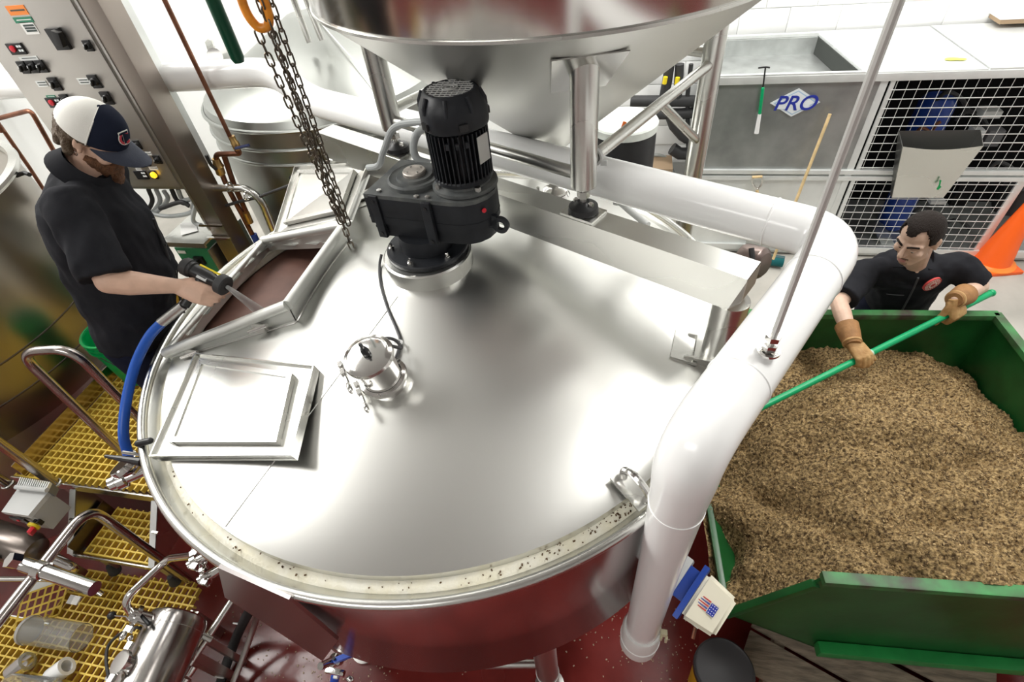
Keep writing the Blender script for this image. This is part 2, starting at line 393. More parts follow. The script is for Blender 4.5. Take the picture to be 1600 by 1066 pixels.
# hatch frame
hf = part(tank, 'hatch_frame', B(), STEEL) if False else None
fr = B(); cs = [hA, hB, hC, hD]; ce = sum(cs, V())/4
for i in range(4):
    a, b = cs[i], cs[(i+1) % 4]; mid = (a+b)/2
    def low(p): r = math.hypot(p.x, p.y); return V((p.x, p.y, min(conez(min(r, 1.077))-.03, p.z-.03)))
    out = (mid-ce); out.z = 0; out.normalize(); out = out*.006
    fr.prism([a, b, low(b), low(a)], -out)
hf = part(tank, 'hatch_frame', fr, RAILM)
for i in range(4):
    a, b = cs[i], cs[(i+1) % 4]; r = .021 if i != 3 else .012
    part(hf, 'frame_rail', B().tube([a, b], r, 12), RAILM)
part(tank, 'weld_line', B().tube([V((p.x, p.y, conez(math.hypot(p.x, p.y))+.001)) for p in [hA.lerp(hB, k/12)+V((0, -.012, 0)) for k in range(3, 13)]+[hB.lerp(hC, k/12)+V((.010, 0, 0)) for k in range(13)]+[hC.lerp(hD, k/12)+V((0, .012, 0)) for k in range(0, 9)]], .004, 6), STEELD)
# hinge pins
for q in (.22, .78):
    p = hA.lerp(hB, q)+V((0, -.035, -.03)); d = (hB-hA).normalized()
    part(hf, 'hinge_pin', B().tube([p-d*.04, p+d*.04], .008, 10).box(p+V((0, .012, -.008)), (.05, .02, .03)), POL)
    p = hC.lerp(hD, 1-q)+V((0, .035, -.02))
    part(hf, 'hinge_pin', B().tube([p-d*.03, p+d*.03], .008, 10), POL)
def hatch_door(q, label):       # q: four corners of the flange, outer edge first
    q = [V(p) for p in q]; c = sum(q, V())/4; n = (q[1]-q[0]).cross(q[3]-q[0]).normalized()
    if n.z < 0: n = -n
    t = thing('hatch_door', c, label, 'hatch lid')
    def ins(k): return [p+((c-p).normalized()*k) for p in q]
    inner = ins(.075); b = B(); b.prism([p-n*.012 for p in q], n*.012)
    part(t, 'flange', b, STEEL)
    for i in range(4):
        a, e = q[i], q[(i+1) % 4]; inn = (c-(a+e)/2).normalized()*.005
        part(t, 'turned_edge', B().prism([a-n*.022, e-n*.022, e+n*.014, a+n*.014], inn), STEEL)
    part(t, 'raised_pan', B().prism(inner, n*.004), STEEL)
    for i in range(4):
        a, e = inner[i], inner[(i+1) % 4]; inn = (c-(a+e)/2).normalized()*.02
        part(t, 'pan_wall', B().prism([a, e, e+n*.024, a+n*.024], inn), STEEL)
    part(t, 'pan_face', B().prism([p+(c-p).normalized()*.012+n*.004 for p in inner], n*.014), STEEL)
    return t
hatch_door([(-.757, -.824, 1.772), (-.855, -.398, 1.806), (-.272, -.492, 1.905), (-.205, -.815, 1.872)], 'square stainless hatch lid folded open onto the cone, nearest the camera')
hatch_door([(-.962, .408, 1.80), (-.987, .807, 1.95), (-.48, .65, 2.05), (-.482, .330, 1.955)], 'square stainless hatch lid standing open behind the dark opening')
tag(link('haze_disc', B().lathe([(1.06, 1.69), (0.1, 1.692), (0, 1.692)], seg=48).mesh('haze_disc'), HAZEM), 'brown disc standing in for the haze inside the tank, seen through the open hatch', 'haze_disc', kind='stuff')  # disc raised under the lid, stands in for brown haze inside the tank
# lifting lug at front right of the lid
lp = W(990, 765, 1.775); lr = V((lp.x, lp.y, 0)).normalized(); lt = V((-lr.y, lr.x, 0))
M = Matrix((lt, lr, V((0, 0, 1)))).transposed()
lg = part(tank, 'lifting_lug', B().slab([lp+lr*.055+lt*.035+V((0, 0, -.004)), lp+lr*.055-lt*.035+V((0, 0, -.004)), lp-lr*.06-lt*.035+V((0, 0, .022)), lp-lr*.06+lt*.035+V((0, 0, .022))], .008), STEEL)
part(lg, 'eye', B().tube(spline([lp+lr*.045+V((0, 0, 0)), lp+lr*.05+V((0, 0, .045)), lp+V((0, 0, .07)), lp-lr*.04+V((0, 0, .05)), lp-lr*.04+V((0, 0, .01))], 5), .011, 10), POL)
# tank legs
for a in (R_(299), R_(240), R_(0), R_(60), R_(120), R_(180)):
    c = V((1.03*math.cos(a), 1.03*math.sin(a), 0))
    lgm = part(tank, 'leg', B().lathe([(.075, .012), (.075, .02), (.052, .024), (.052, 1.09)], c, seg=24), STEELD)
    part(lgm, 'foot_plate', B().lathe([(.072, 0), (.075, .015)], c, seg=24), STEELD)
    part(lgm, 'weld_band', B().ring([(.053, .28), (.056, .283), (.053, .286)], c, seg=24), WHITE)
a0, a1 = R_(299), R_(275)
part(tank, 'cross_pipe', B().tube([V((1.0*math.cos(a0), 1.0*math.sin(a0), .30)), V((.95*math.cos(a1), .95*math.sin(a1), .32))], .02), STEELD)
# skirt plate hanging at the front left of the tank wall
a = PL(455.6, 934, (-.113, -1.150, 1.7), (.10, 1, 0)); n = V((.10, 1, 0)).normalized()
pp = [PL(x, y, a, n) for x, y in ((455.6, 930), (530.7, 994.6), (506.6, 1028), (355, 927.5), (345, 880))]
part(tank, 'skirt_panel', B().prism([p-n*.012 for p in pp], n*.010), mat('panel_steel', (.56, .53, .52), .3, 1), label='flat steel panel hanging off the tank wall')
# nozzle at the back of the lid
c = W(868, 318, 1.90)
nz = part(tank, 'lid_nozzle', B().lathe([(.045, -.06), (.045, .05), (.055, .055), (.055, .07), (.04, .078), (.0, .08)], c, seg=24), POL)
part(nz, 'clamp', B().ring([(.058, .035), (.066, .045), (.058, .058)], c, seg=24).box(c+V((-.075, -.01, .047)), (.04, .02, .025)).tube([c+V((-.075, -.01, .02)), c+V((-.075, -.01, .085))], .007), POL)

# outlet valve with black lever and fitting at the left rim
fc = W(208, 742, 1.58); fd = V((fc.x, fc.y, 0)).normalized()
t = thing('hose_valve', fc, 'stainless hose valve with black lever at the left tank rim', 'valve')
part(t, 'body', B().lathe([(.022, -.10), (.022, .02), (.034, .025), (.034, .05), (.026, .056), (.026, .075)], fc, fd, 24), POL)
part(t, 'coupling', B().lathe([(.04, .03), (.043, .034), (.043, .052), (.04, .056)], fc, V((-.4, .1, .9)), 24), POL)
h0, h1 = W(222, 722, 1.70), W(165, 713, 1.70)
part(t, 'lever', B().cone(h0, h1, .016, .006, 10), PLAST); part(t, 'stem', B().tube([fc+V((0, 0, .0)), h0], .009, 8), POL)
kb = W(228, 690, 1.77); part(t, 'knob', B().cap(kb+V((-.02, -.01, 0)), kb+V((.022, .0, .008)), .013, .011), PLAST)
part(t, 'chrome_lever', B().tube([W(192, 707, 1.72), W(220, 711, 1.72)], .006, 8), POL)

def oncone(x, y, h=.007):
    z = 1.9
    for _ in range(25): p = W(x, y, z); z = .5*z+.5*(conez(math.hypot(p.x, p.y))+h)
    return W(x, y, z)
# tri-clamp sensor on the lid
sb = W(608, 606, 1.862); rr = math.hypot(sb.x, sb.y); sb.z = conez(rr)
top = W(573, 553, sb.z+.165); ax = (top-sb).normalized()
t = thing('lid_sensor', sb, 'small clamped stainless sight tube with wired cap standing on the cone lid', 'sensor')
part(t, 'stub', B().lathe([(.066, -.05), (.066, .028)], sb, ax, 32), POL)
part(t, 'barrel', B().lathe([(.064, .030), (.064, .146)], sb, ax, 32), POL)
sc_ = frame_z(ax)
for h, nm in ((.030, 'lower'), (.152, 'upper')):
    cl = part(t, 'clamp', B().ring([(.065, h-.013), (.076, h-.009), (.079, h), (.076, h+.009), (.065, h+.013)], sb, ax, 36), POL)
    q = sb+ax*h; sd = (V((-.75, -.55, 0))-ax*V((-.75, -.55, 0)).dot(ax)).normalized(); tt = ax.cross(sd)
    part(cl, 'wing_nut', B().box(q+sd*.086+tt*.014, (.014, .02, .024), Matrix((sd, tt, ax)).transposed()).box(q+sd*.086-tt*.018, (.014, .018, .024), Matrix((sd, tt, ax)).transposed()).tube([q+sd*.086-tt*.034, q+sd*.084+tt*.055], .0055, 8).ell(q+sd*.084+tt*.075, (.008, .022, .013), Matrix((sd, tt, ax)).transposed()), POL)
part(t, 'cap', B().lathe([(.066, .154), (.066, .163), (.055, .167), (.0, .168)], sb, ax, 36), POL)
g = sb+ax*.168
part(t, 'cable_gland', B().lathe([(.011, 0), (.013, .004), (.013, .018), (.009, .03)], g, ax, 12), PLAST)
# ================================================================== gear motor
MZ = 2.30
m0 = V((-.012, .075, 0)); m1 = V((.172, .038, 0)); gu = (m1-m0).normalized(); gv = V((-gu.y, gu.x, 0))
gm = thing('gear_motor', (0, 0.02, 2.04), 'big black electric gear motor standing upright on the lid collar', 'motor')
def outline(r0, r1, ext):
    pts = []
    for k in range(9): a = -math.pi/2+math.pi*k/8; pts.append(m1+gu*(r1*math.cos(a))+gv*(r1*math.sin(a)))
    pts += [m0+gv*r0-gu*ext, m0-gv*r0-gu*ext]
    return pts
part(gm, 'mounting_flange', B().lathe([(.150, 2.040), (.152, 2.044), (.152, 2.056), (.148, 2.060), (.10, 2.062), (.095, 2.12)], (0, .015, 0), seg=48), BLACKP)
for k in range(6):
    a = R_(20+60*k); part(gm, 'flange_bolt', B().lathe([(.011, 2.06), (.011, 2.070), (.006, 2.072), (.006, 2.084)], (.132*math.cos(a), .015+.132*math.sin(a), 0), seg=6), POL)
body = B().prism([p+V((0, 0, 2.115)) for p in outline(.118, .100, .125)], (0, 0, .06))
hb = [p+V((0, 0, 2.17)) for p in outline(.128, .112, .138)]; body.prism(hb, (0, 0, .10))
part(gm, 'gear_housing', body, BLACKP)
part(gm, 'housing_top', B().prism([p+V((0, 0, 2.27)) for p in outline(.128, .112, .138)], (0, 0, .014)), DUSTY, label='dusty top face of the gear housing')
for s, e in ((-1, -.10), (-1, .105), (1, -.10), (1, .105)):
    c = m0+gu*e+gv*(.128*s); part(gm, 'housing_rib', B().box(c+V((0, 0, 2.20)), (.034, .016, .165), Matrix((gu, gv, V((0, 0, 1)))).transposed(), .004), BLACKP)
    for z in (2.135, 2.262): part(gm, 'bolt_hole', B().lathe([(.007, 0), (.007, .003)], c+V((0, 0, z))+gv*(.008*s), gv*s, 10), PLAST)
part(gm, 'parting_line', B().prism([p+V((0, 0, 2.195)) for p in outline(.1295, .1135, .139)], (0, 0, .004)), BLACKP)
for k in range(7):
    part(gm, 'end_fin', B().box(m0-gu*.143+V((0, 0, 2.135+.02*k)), (.014, .20, .009), Matrix((gu, gv, V((0, 0, 1)))).transposed()), BLACKP)
part(gm, 'output_hub', B().lathe([(.098, 2.284), (.098, 2.298), (.090, 2.304), (.084, 2.300), (.066, 2.300), (.062, 2.308), (.045, 2.308)], m0, seg=40), DUSTY)
part(gm, 'shaft_cap', B().lathe([(.040, 2.300), (.040, 2.318), (.037, 2.322), (0, 2.323)], m0, seg=32), mat('dull_steel', (.5, .46, .42), .5, .8, var=.2, vscale=30))
for k in range(4):
    a = R_(45+90*k); part(gm, 'cap_screw', B().lathe([(.0045, 2.322), (.0045, 2.3255)], m0+V((.026*math.cos(a), .026*math.sin(a), 0)), seg=6), STEELD)
for du, dv in ((-.09, -.10), (.06, -.105), (.10, -.10)): part(gm, 'cap_screw', B().lathe([(.009, 2.284), (.009, 2.290), (.004, 2.291)], m0+gu*du+gv*dv, seg=6), STEELD)
part(gm, 'lifting_eye', B().ring([(.016, -.008), (.030, -.008), (.030, .008), (.016, .008)], m1+gu*.135-gv*.03+V((0, 0, 2.17)), gv, 20).box(m1+gu*.10-gv*.03+V((0, 0, 2.18)), (.05, .016, .05), Matrix((gu, gv, V((0, 0, 1)))).transposed()), BLACKP)
part(gm, 'red_plug', B().lathe([(.008, 0), (.008, .004)], m1+gu*.095-gv*.062+V((0, 0, 2.24)), gu*.8-gv*.6, 10), RED)
mc = m1+gv*.012
part(gm, 'motor_flange', B().lathe([(.108, 2.284), (.112, 2.29), (.110, 2.300), (.092, 2.306), (.085, 2.330)], mc, seg=40), DUSTY)
for k in range(4):
    a = R_(40+90*k); part(gm, 'motor_bolt', B().lathe([(.011, 2.30), (.011, 2.315)], mc+V((.098*math.cos(a), .098*math.sin(a), 0)), seg=6), STEELD)
ms = part(gm, 'motor_body', B().lathe([(.078, 2.312), (.078, 2.52)], mc, seg=40), BLACKP)
for k in range(40):
    a = 2*math.pi*k/40; u = V((math.cos(a), math.sin(a), 0)); part(ms, 'cooling_fin', B().box(mc+u*.087+V((0, 0, 2.405)), (.024, .004, .165), Matrix.Rotation(a, 3, 'Z')), BLACKP)
for z in (2.325, 2.50): part(ms, 'end_bell', B().lathe([(.097, z-.008), (.099, z-.004), (.099, z+.006), (.096, z+.010)], mc, seg=40), BLACKP)
def octo(r, z, f=.86):
    return [mc+V((r*f**(k % 2)*math.cos(R_(22.5*k+8)), r*f**(k % 2)*math.sin(R_(22.5*k+8)), z)) for k in range(16)]
cv = B(); rg = [(.103, 2.495), (.106, 2.505), (.106, 2.545), (.101, 2.562), (.086, 2.592), (.079, 2.597), (.070, 2.597), (.070, 2.590)]; vs = []
for r, z in rg:
    for k in range(32):
        a = 2*math.pi*k/32; f = 1+.035*math.cos(4*a+.6)
        vs.append(mc+V((r*f*math.cos(a), r*f*math.sin(a), z)))
cv.add(vs, [(i*32+k, i*32+(k+1) % 32, (i+1)*32+(k+1) % 32, (i+1)*32+k) for i in range(len(rg)-1) for k in range(32)])
cvo = part(gm, 'fan_cover', cv, BLACKP)
for k in range(8):
    a = R_(45*k+5); u = V((math.cos(a), math.sin(a), 0)); part(cvo, 'cover_rib', B().tube([mc+u*.102+V((0, 0, 2.548)), mc+u*.101+V((0, 0, 2.566)), mc+u*.088+V((0, 0, 2.592))], .007, 8), BLACKP)
gr = B()
for k in range(-4, 5):
    x = .0165*k; h = math.sqrt(max(0, .072**2-x*x))
    gr.box(mc+V((x, 0, 2.595)), (.0026, 2*h, .003)); gr.box(mc+V((0, x, 2.596)), (2*h, .0026, .003))
for r in (.012, .022): gr.ring([(r, 2.597), (r+.003, 2.597), (r+.003, 2.600), (r, 2.600)], mc, seg=24)
part(cvo, 'fan_grille', gr, mat('grille_grey', (.42, .42, .41), .5))
part(cvo, 'fan', B().lathe([(.068, 2.565), (.03, 2.575), (0, 2.576)], mc, seg=24), PLAST)
for a in (R_(-60), R_(-130), R_(30)): part(cvo, 'cover_clip', B().box(mc+V((.106*math.cos(a), .106*math.sin(a), 2.515)), (.012, .028, .022), Matrix.Rotation(a, 3, 'Z'), .003), PLAST)
part(gm, 'rating_plate', B().box(mc+V((.101*math.cos(R_(-25)), .101*math.sin(R_(-25)), 2.43)), (.003, .05, .085), Matrix.Rotation(R_(-25), 3, 'Z')), mat('nameplate', (.55, .54, .52), .4, .6))
for h in (-.025, 0, .025): part(gm, 'fin_stud', B().box(mc+V((.098*math.cos(R_(-75)+h*12), .098*math.sin(R_(-75)+h*12), 2.46-.0*h)), (.012, .012, .018), Matrix.Rotation(R_(-75)+h*12, 3, 'Z')), BLACKP)
tbx = part(gm, 'terminal_box', B().box(mc-gu*.10+gv*.075+V((0, 0, 2.43)), (.07, .09, .10), Matrix((gu, gv, V((0, 0, 1)))).transposed(), .008), BLACKP)
q = mc-gu*.135+gv*.07
solo('motor_conduit', B().tube(spline([q+V((0, 0, 2.46)), D(618, 198, 1.86), D(600, 235, 1.92), D(592, 258, 2.0), D(575, 262, 2.06)], 8), .012, 10), GREYC, 'thin grey conduit arching from the black motor to the beam', 'conduit')
solo('motor_loop_conduit', B().tube(spline([q+V((.02, 0, 2.45)), D(655, 205, 1.88), D(646, 228, 1.90), D(652, 248, 1.92), D(672, 256, 1.93)], 8), .014, 12), GREYC, 'thick grey conduit loop beside the black motor', 'conduit')

# black cable from the collar to the lid sensor
zc = lambda x, y, z: W(x, y, z)
pts = [W(596, 398, 2.0)]+[oncone(x, y) for x, y in ((593, 416), (595, 445), (606, 482), (620, 515), (625, 533))]+[W(x, y, z) for x, y, z in ( (618, 560, 1.92), (604, 574, 1.92), (590, 560, 1.955), (588, 540, 1.975), (602, 529, 1.985), (618, 532, 1.975), (627, 544, 1.96), (612, 541, 1.99), (590, 540, 2.01), (574, 548, 2.02))]+[g+ax*.05, g+ax*.012]
solo('sensor_cable', B().tube(spline(pts, 7), .0055, 8), CABLE, 'thin dark cable running down the cone and coiled at the sensor', 'cable')
solo('cable_tie', B().ring([(.012, -.004), (.016, -.004), (.016, .004), (.012, .004)], W(622, 534, 1.945), (.2, .5, .8), 14), WHITE, 'small white tie round the coiled sensor cable', 'cable tie')

# ================================================================== beam, hopper
bu = V((-.876, .482, 0)); bn = V((.482, .876, 0))
be = V((1.066, -.245, 0)); L_ = 2.10
beam = thing('support_beam', (be+bu*L_/2)+V((0, 0, 2.02)), 'square stainless beam on posts crossing the tank lid', 'beam')
Mb = Matrix((bu, bn, V((0, 0, 1)))).transposed()
zb0, zb1 = 2.022, 2.155
prof = [(0.0, zb1), (L_, zb1), (L_, zb0), (.035, zb0), (.0, zb0+.045)]
part(beam, 'box_section', B().prism([be+bu*a+V((0, 0, z)) for a, z in prof], bn*.10), STEEL)
part(beam, 'end_cap', B().prism([be-bu*.002+V((0, 0, zb1-.002)), be-bu*.002+V((0, 0, zb0+.05)), be+bu*.030+V((0, 0, zb0+.002)), be+bu*.030+V((0, 0, zb0+.01))], bn*.10), mat('bare_end_cap', (.42, .36, .31), .5, .8))
for e in (.038, L_-.038):
    c = be+bu*e+bn*.05; r = math.hypot(c.x, c.y); rd = V((c.x, c.y, 0)).normalized(); td = V((-rd.y, rd.x, 0)); Mr = Matrix((rd, td, V((0, 0, 1)))).transposed()
    p = part(beam, 'post', B().lathe([(.055, 1.80), (.055, 2.024)], c, seg=32), STEEL)
    br = part(beam, 'bracket', B().box(c+V((0, 0, 1.796)), (.15, .13, .010), Mr), STEEL)
    for s in (-1, 1):
        part(br, 'gusset', B().prism([c+td*(.06*s)+rd*a+V((0, 0, z)) for a, z in ((-.10, 1.80), (-.13, 1.775), (-.10, 1.765), (.075, 1.742), (.065, 1.80))], td*(.008*-s)), STEEL)
    part(br, 'front_plate', B().prism([c+td*s+rd*.065+V((0, 0, z)) for s, z in ((-.06, 1.80), (.06, 1.80), (.06, 1.742), (-.06, 1.742))], rd*-.008), STEEL)
    part(br, 'lid_shoe', B().slab([c+rd*-.06+td*-.075+V((0, 0, 1.785)), c+rd*-.06+td*.075+V((0, 0, 1.785)), c+rd*-.15+td*.075+V((0, 0, 1.800)), c+rd*-.15+td*-.075+V((0, 0, 1.800))], .01), STEEL)
fpos = [V((.588, .118, 0)), V((-.247, .595, 0))]
fpos = [be+bu*((p-be).dot(bu))+bn*.05 for p in fpos]
leg2 = [fpos[0]+bn*.94, fpos[1]+bn*.94]
hc = (fpos[0]+fpos[1]+leg2[0]+leg2[1])/4
hop = thing('grain_hopper', hc+V((0, 0, 2.0)), 'large polished stainless hopper with cone bottom standing above the tank', 'hopper')
HZ = 2.755; HR = .83
part(hop, 'cylinder', B().lathe([(HR-.004, HZ-.006), (HR, HZ), (HR, 4.3), (HR-.02, 4.31), (0.001, 4.32)], hc, seg=128), HOPM)
cz = lambda r: 2.05+(HZ-2.05)*(r/HR)
ncz = 24
part(hop, 'cone', B().lathe([(.05, 2.03), (.05, 2.09), (HR, HZ-.002)], hc, seg=ncz*4), CONEM)
part(hop, 'rolled_edge', B().ring([(HR-.004, HZ-.007), (HR+.004, HZ-.004), (HR+.004, HZ+.004), (HR-.004, HZ+.007)], hc, seg=128), STEEL)
part(hop, 'outlet', B().lathe([(.055, 1.955), (.075, 1.96), (.075, 1.975), (.055, 1.98), (.055, 2.05)], hc, seg=32), STEEL)
for i, c in enumerate(fpos+leg2):
    back = i >= 2; ro = (c-hc).length
    zt = cz(min(ro, HR-.02))+.05
    zf = .0 if back else 2.265
    lgo = part(hop, 'leg', B().lathe([(.043, zf), (.043, zt)], c, seg=36), STEEL)
    if not back:
        part(lgo, 'foot_stem', B().lathe([(.011, 2.185), (.011, 2.268)], c, seg=12), STEELD)
        part(lgo, 'lock_nut', B().lathe([(.022, 2.222), (.022, 2.245)], c, seg=6), POL)
        part(lgo, 'foot_pad', B().lathe([(.050, 2.166), (.053, 2.172), (.050, 2.188), (.030, 2.196), (.02, 2.205)], c, seg=28), PLAST)
        for s in (-1, 1): part(lgo, 'foot_bolt', B().lathe([(.010, 2.186), (.010, 2.205), (.006, 2.208)], c+bu*(.03*s), seg=6), POL)
        part(lgo, 'base_plate', B().box(c+V((0, 0, 2.1605)), (.13, .095, .010), Mb), STEEL)
    else:
        part(lgo, 'foot_pad', B().lathe([(.06, .0), (.06, .02)], c, seg=20), PLAST)
    rdv = (c-hc); rdv.z = 0; rdv.normalize(); tdv = V((-rdv.y, rdv.x, 0)); q0 = hc+rdv*(HR-.01); sl = (V((rdv.x, rdv.y, 0))*HR+V((0, 0, HZ-2.05))).normalized()
    nn = tdv.cross(sl).normalized(); nn = nn if nn.z < 0 else -nn
    cc = hc+rdv*ro*1.0+V((0, 0, cz(ro)))
    part(hop, 'doubler_plate', B().prism([cc+nn*.001+tdv*(a*.085)+sl*e for a, e in ((-1, -.12), (1, -.12), (1.25, .10), (-1.25, .10))], nn*.004), HOPM)
LF, LL, LR, LB = fpos[0], fpos[1], leg2[0], leg2[1]
def brace(a, b, r=.021): part(hop, 'brace', B().tube([a, b], r, 20), STEEL)
brace(LF+V((0, 0, 2.335)), LR+V((0, 0, 2.365))); brace(LF+V((0, 0, 2.30)), LL+V((0, 0, 2.30))); brace(LL+V((0, 0, 2.335)), LB+V((0, 0, 2.335))); brace(LB+V((0, 0, 2.40)), LR+V((0, 0, 2.40)))
mid = LF.lerp(LR, .55)+V((0, 0, 2.345)); brace(mid, LR+V((0, 0, 2.03)), .019)
part(hop, 'cable_wrap', B().ring([(.024, -.008), (.030, -.006), (.030, .006), (.024, .008)], LF.lerp(LR, .07)+V((0, 0, 2.337)), LR-LF, 20).box(LF.lerp(LR, .07)+V((.03, -.01, 2.32)), (.02, .015, .015)), GREYP)
# second support beam carrying nothing visible at the back: grey cable tray with black ties beside the beam end
tr = [W(515, 212, 2.19), W(548, 205, 2.19), W(690, 250, 2.19), W(650, 256, 2.19)]

# ================================================================== white duct
dz = 2.16; e1 = W(1082, 697, 2.16); e2 = W(1312, 375, 2.17); e3 = W(487, 158, dz); e4 = W(428, 112, 2.27); e5 = W(150, 128, 2.27)
dr = .075
duct = thing('white_duct', e2, 'thick white pipe with elbows running behind the hopper and down past the tank front', 'pipe')
def run(name, pts, r=dr, fr_=.13, seg=36): return part(duct, name, B().tube(fillet(pts, fr_, 9), r, seg), WHITE)
zend = min((1.3-.005*i for i in range(120)), key=lambda z: abs((lambda d: 533-FPX*d.dot(CU)/d.dot(CF))(V((e1.x, e1.y, z))-CAMP)-1003))
DP_ = [V((e1.x, e1.y, zend+.02)), V((e1.x, e1.y, 1.55)), V((e1.x, e1.y, 1.92))]+fillet([V((e1.x, e1.y, 1.93)), e1, e2], .11, 8)[1:-1]+fillet([e1, e2, e3, e4, e5, e5+V((-2.4, 0, 0))], .13, 9)[1:]
DR_ = [.061, .062, .069]+[dr]*(len(DP_)-3)
part(duct, 'pipe_run', B().tube(DP_, dr, 36, rr=DR_), WHITE)
dn = lambda p, d, nm='coupling_line': part(duct, nm, B().ring([(dr, -.004), (dr+.0025, -.002), (dr+.0025, .002), (dr, .004)], p, d, 40), WHITE)
part(duct, 'coupling_line', B().ring([(.068, -.003), (.0705, -.0015), (.0705, .0015), (.068, .003)], V((e1.x, e1.y, 1.905)), (0, 0, 1), 40), WHITE)
dv1 = (e2-e1).normalized(); dn(e1+dv1*.22, dv1); dn(e2-dv1*.22, dv1); dv2 = (e3-e2).normalized(); dn(e2+dv2*.2, dv2)
part(duct, 'end_sleeve', B().lathe([(.074, zend), (.074, zend+.17), (.068, zend+.185)], V((e1.x, e1.y, 0)), seg=40), SLEEVE, label='frosted sleeve closing the lower end')
part(duct, 'end_ring', B().ring([(.074, zend+.08), (.077, zend+.083), (.074, zend+.086)], V((e1.x, e1.y, 0)), seg=40), WHITE)
dq = V((e1.x+.078, e1.y-.01, zend+.19)); part(duct, 'drain_cock', B().box(dq, (.025, .02, .03), None, .003).box(dq+V((.012, -.012, -.03)), (.008, .012, .045)).box(dq+V((-.008, -.012, -.02)), (.008, .012, .03)), mat('ivory_plastic', (.6, .56, .38), .4))
rt = W(1200, 550, e1.z+(e2.z-e1.z)*.40+dr)
rod = thing('hanger_rod', rt, 'thin steel hanger rod bolted to the white pipe, rising out of view', 'rod')
part(rod, 'shaft', B().tube([rt-V((0, 0, .02)), V((rt.x, rt.y, 4.2))], .0075, 10), mat('zinc_rod', (.60, .60, .58), .5, .6))
part(rod, 'nut', B().lathe([(.017, .012), (.017, .028)], rt, seg=6), POL); part(rod, 'nut', B().lathe([(.017, .040), (.017, .054)], rt, seg=6), POL)
part(rod, 'washer', B().lathe([(.026, .002), (.026, .008)], rt, seg=24), POL)

solo('lid_hose', B().tube(spline([W(905, 283, 1.86), W(962, 312, 1.84), W(985, 330, 1.83), W(1012, 352, 1.82)], 6), .016, 12).ring([(.017, -.012), (.024, -.010), (.024, .010), (.017, .012)], W(964, 313, 1.84), (1, -.35, 0), 18), GREYP, 'pale plastic hose lying on the lid behind the beam', 'hose')
# ================================================================== hoist hook and chain
hk = V((-.43, .19, 0)); H0 = PL(402, 22, hk, (.5, -.86, 0)); ch0 = V((-.43, .19, 1.905))
t = thing('hoist_hook', H0, 'orange steel hoist hook hanging at the top edge', 'hook')
hx = CR.copy(); hy = V((0, 0, 1)); fx = V((CR.x, CR.y, 0)).normalized()
def hp(a, b): return H0+fx*a+V((0, 0, b))
part(t, 'hook_body', B().tube(spline([hp(-.018, .10), hp(-.030, .05), hp(-.030, .0), hp(-.012, -.035), hp(.018, -.035), hp(.034, -.005), hp(.036, .03), hp(.030, .055)], 6), .014, 14, rr=None), HOOKM)
part(t, 'hook_shank', B().cap(hp(-.018, .09), hp(-.006, .16), .017, .014), HOOKM); part(t, 'latch', B().tube([hp(.03, .05), hp(-.012, .085)], .005, 8), STEELD)
def linkmesh():
    b = B(); L, r, wr_ = .0125, .0095, .0032; pts = []
    for k in range(6): a = -math.pi/2+math.pi*k/5; pts.append(V((r*math.sin(a), 0, L+r*math.cos(a))))
    for k in range(6): a = math.pi/2+math.pi*k/5; pts.append(V((r*math.sin(a), 0, -L+r*math.cos(a))))
    return b.tube(pts, wr_, 6, closed=True).mesh('link')
chain = thing('hoist_chain', ch0, 'dark steel hoist chain in several strands hanging down to the cone lid', 'chain')
lm = linkmesh(); src = None
def strand(a, b, ph=0.):
    global src
    a = V(a); b = V(b); n = int((b-a).length/.0345); d = (b-a).normalized(); M = frame_z(d)
    for k in range(n+1):
        p = a+d*(.0345*k); e = (M@Matrix.Rotation(ph+(math.pi/2)*(k % 2), 3, 'Z')).to_euler()
        if src is None: src = link('link', lm, CHAINM, chain, centre=False); src.location = p-chain.location; src.rotation_euler = e
        else: share(chain, 'link', src, p, e)
zz = 2.86
strand(ch0+V((0, 0, .005)), ch0+V((.0, .0, .16)), .4)
strand(ch0+V((.004, .0, .14)), V((-.436, .185, zz+.15)), .2)
strand(ch0+V((.018, .012, .12)), V((-.405, .205, zz+.15)), 1.1)
strand(ch0+V((.002, -.014, .19)), V((-.415, .175, zz+.15)), .7)
strand(ch0+V((-.012, .004, .13)), hp(-.02, -.045), .5)
solo('hanging_green_tube', B().lathe([(.0, -.045), (.018, -.04), (.024, -.025), (.024, .9)], PY(370, 88, .35)+V((0, 0, .02)), (0, 0, 1), 24), DKGREEN, 'dark green round-ended tube hanging from above left of the chain', 'tube')
# ================================================================== vessel behind
vc = V((-1.42, 2.10, 0)); vr = .83
t = thing('brew_kettle', vc, 'round stainless kettle with shallow cone top behind the chain', 'kettle')
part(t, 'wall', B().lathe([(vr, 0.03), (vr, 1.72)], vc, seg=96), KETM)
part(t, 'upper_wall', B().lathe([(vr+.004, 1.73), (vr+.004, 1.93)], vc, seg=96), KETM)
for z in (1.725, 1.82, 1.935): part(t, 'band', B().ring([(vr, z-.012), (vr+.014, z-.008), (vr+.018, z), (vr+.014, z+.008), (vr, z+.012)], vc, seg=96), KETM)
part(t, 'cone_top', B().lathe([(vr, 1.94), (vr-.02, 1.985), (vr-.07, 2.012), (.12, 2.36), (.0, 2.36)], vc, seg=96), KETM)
part(t, 'top_seam', B().tube([vc+V((.10, -.06, 2.365)), vc+V((.55, -.42, 2.085)), vc+V((.64, -.49, 2.035))], .004, 6), STEELD)
part(t, 'lifting_lug', B().prism([PY(x, y, 1.62) for x, y in ((320, 66), (324, 61), (330, 63), (336, 78), (326, 83))], (0, .012, 0)), STEEL)
part(t, 'stub_pipe', B().tube([PY(336, 88, 1.55), PY(355, 80, 1.85)], .045, 20), POL)
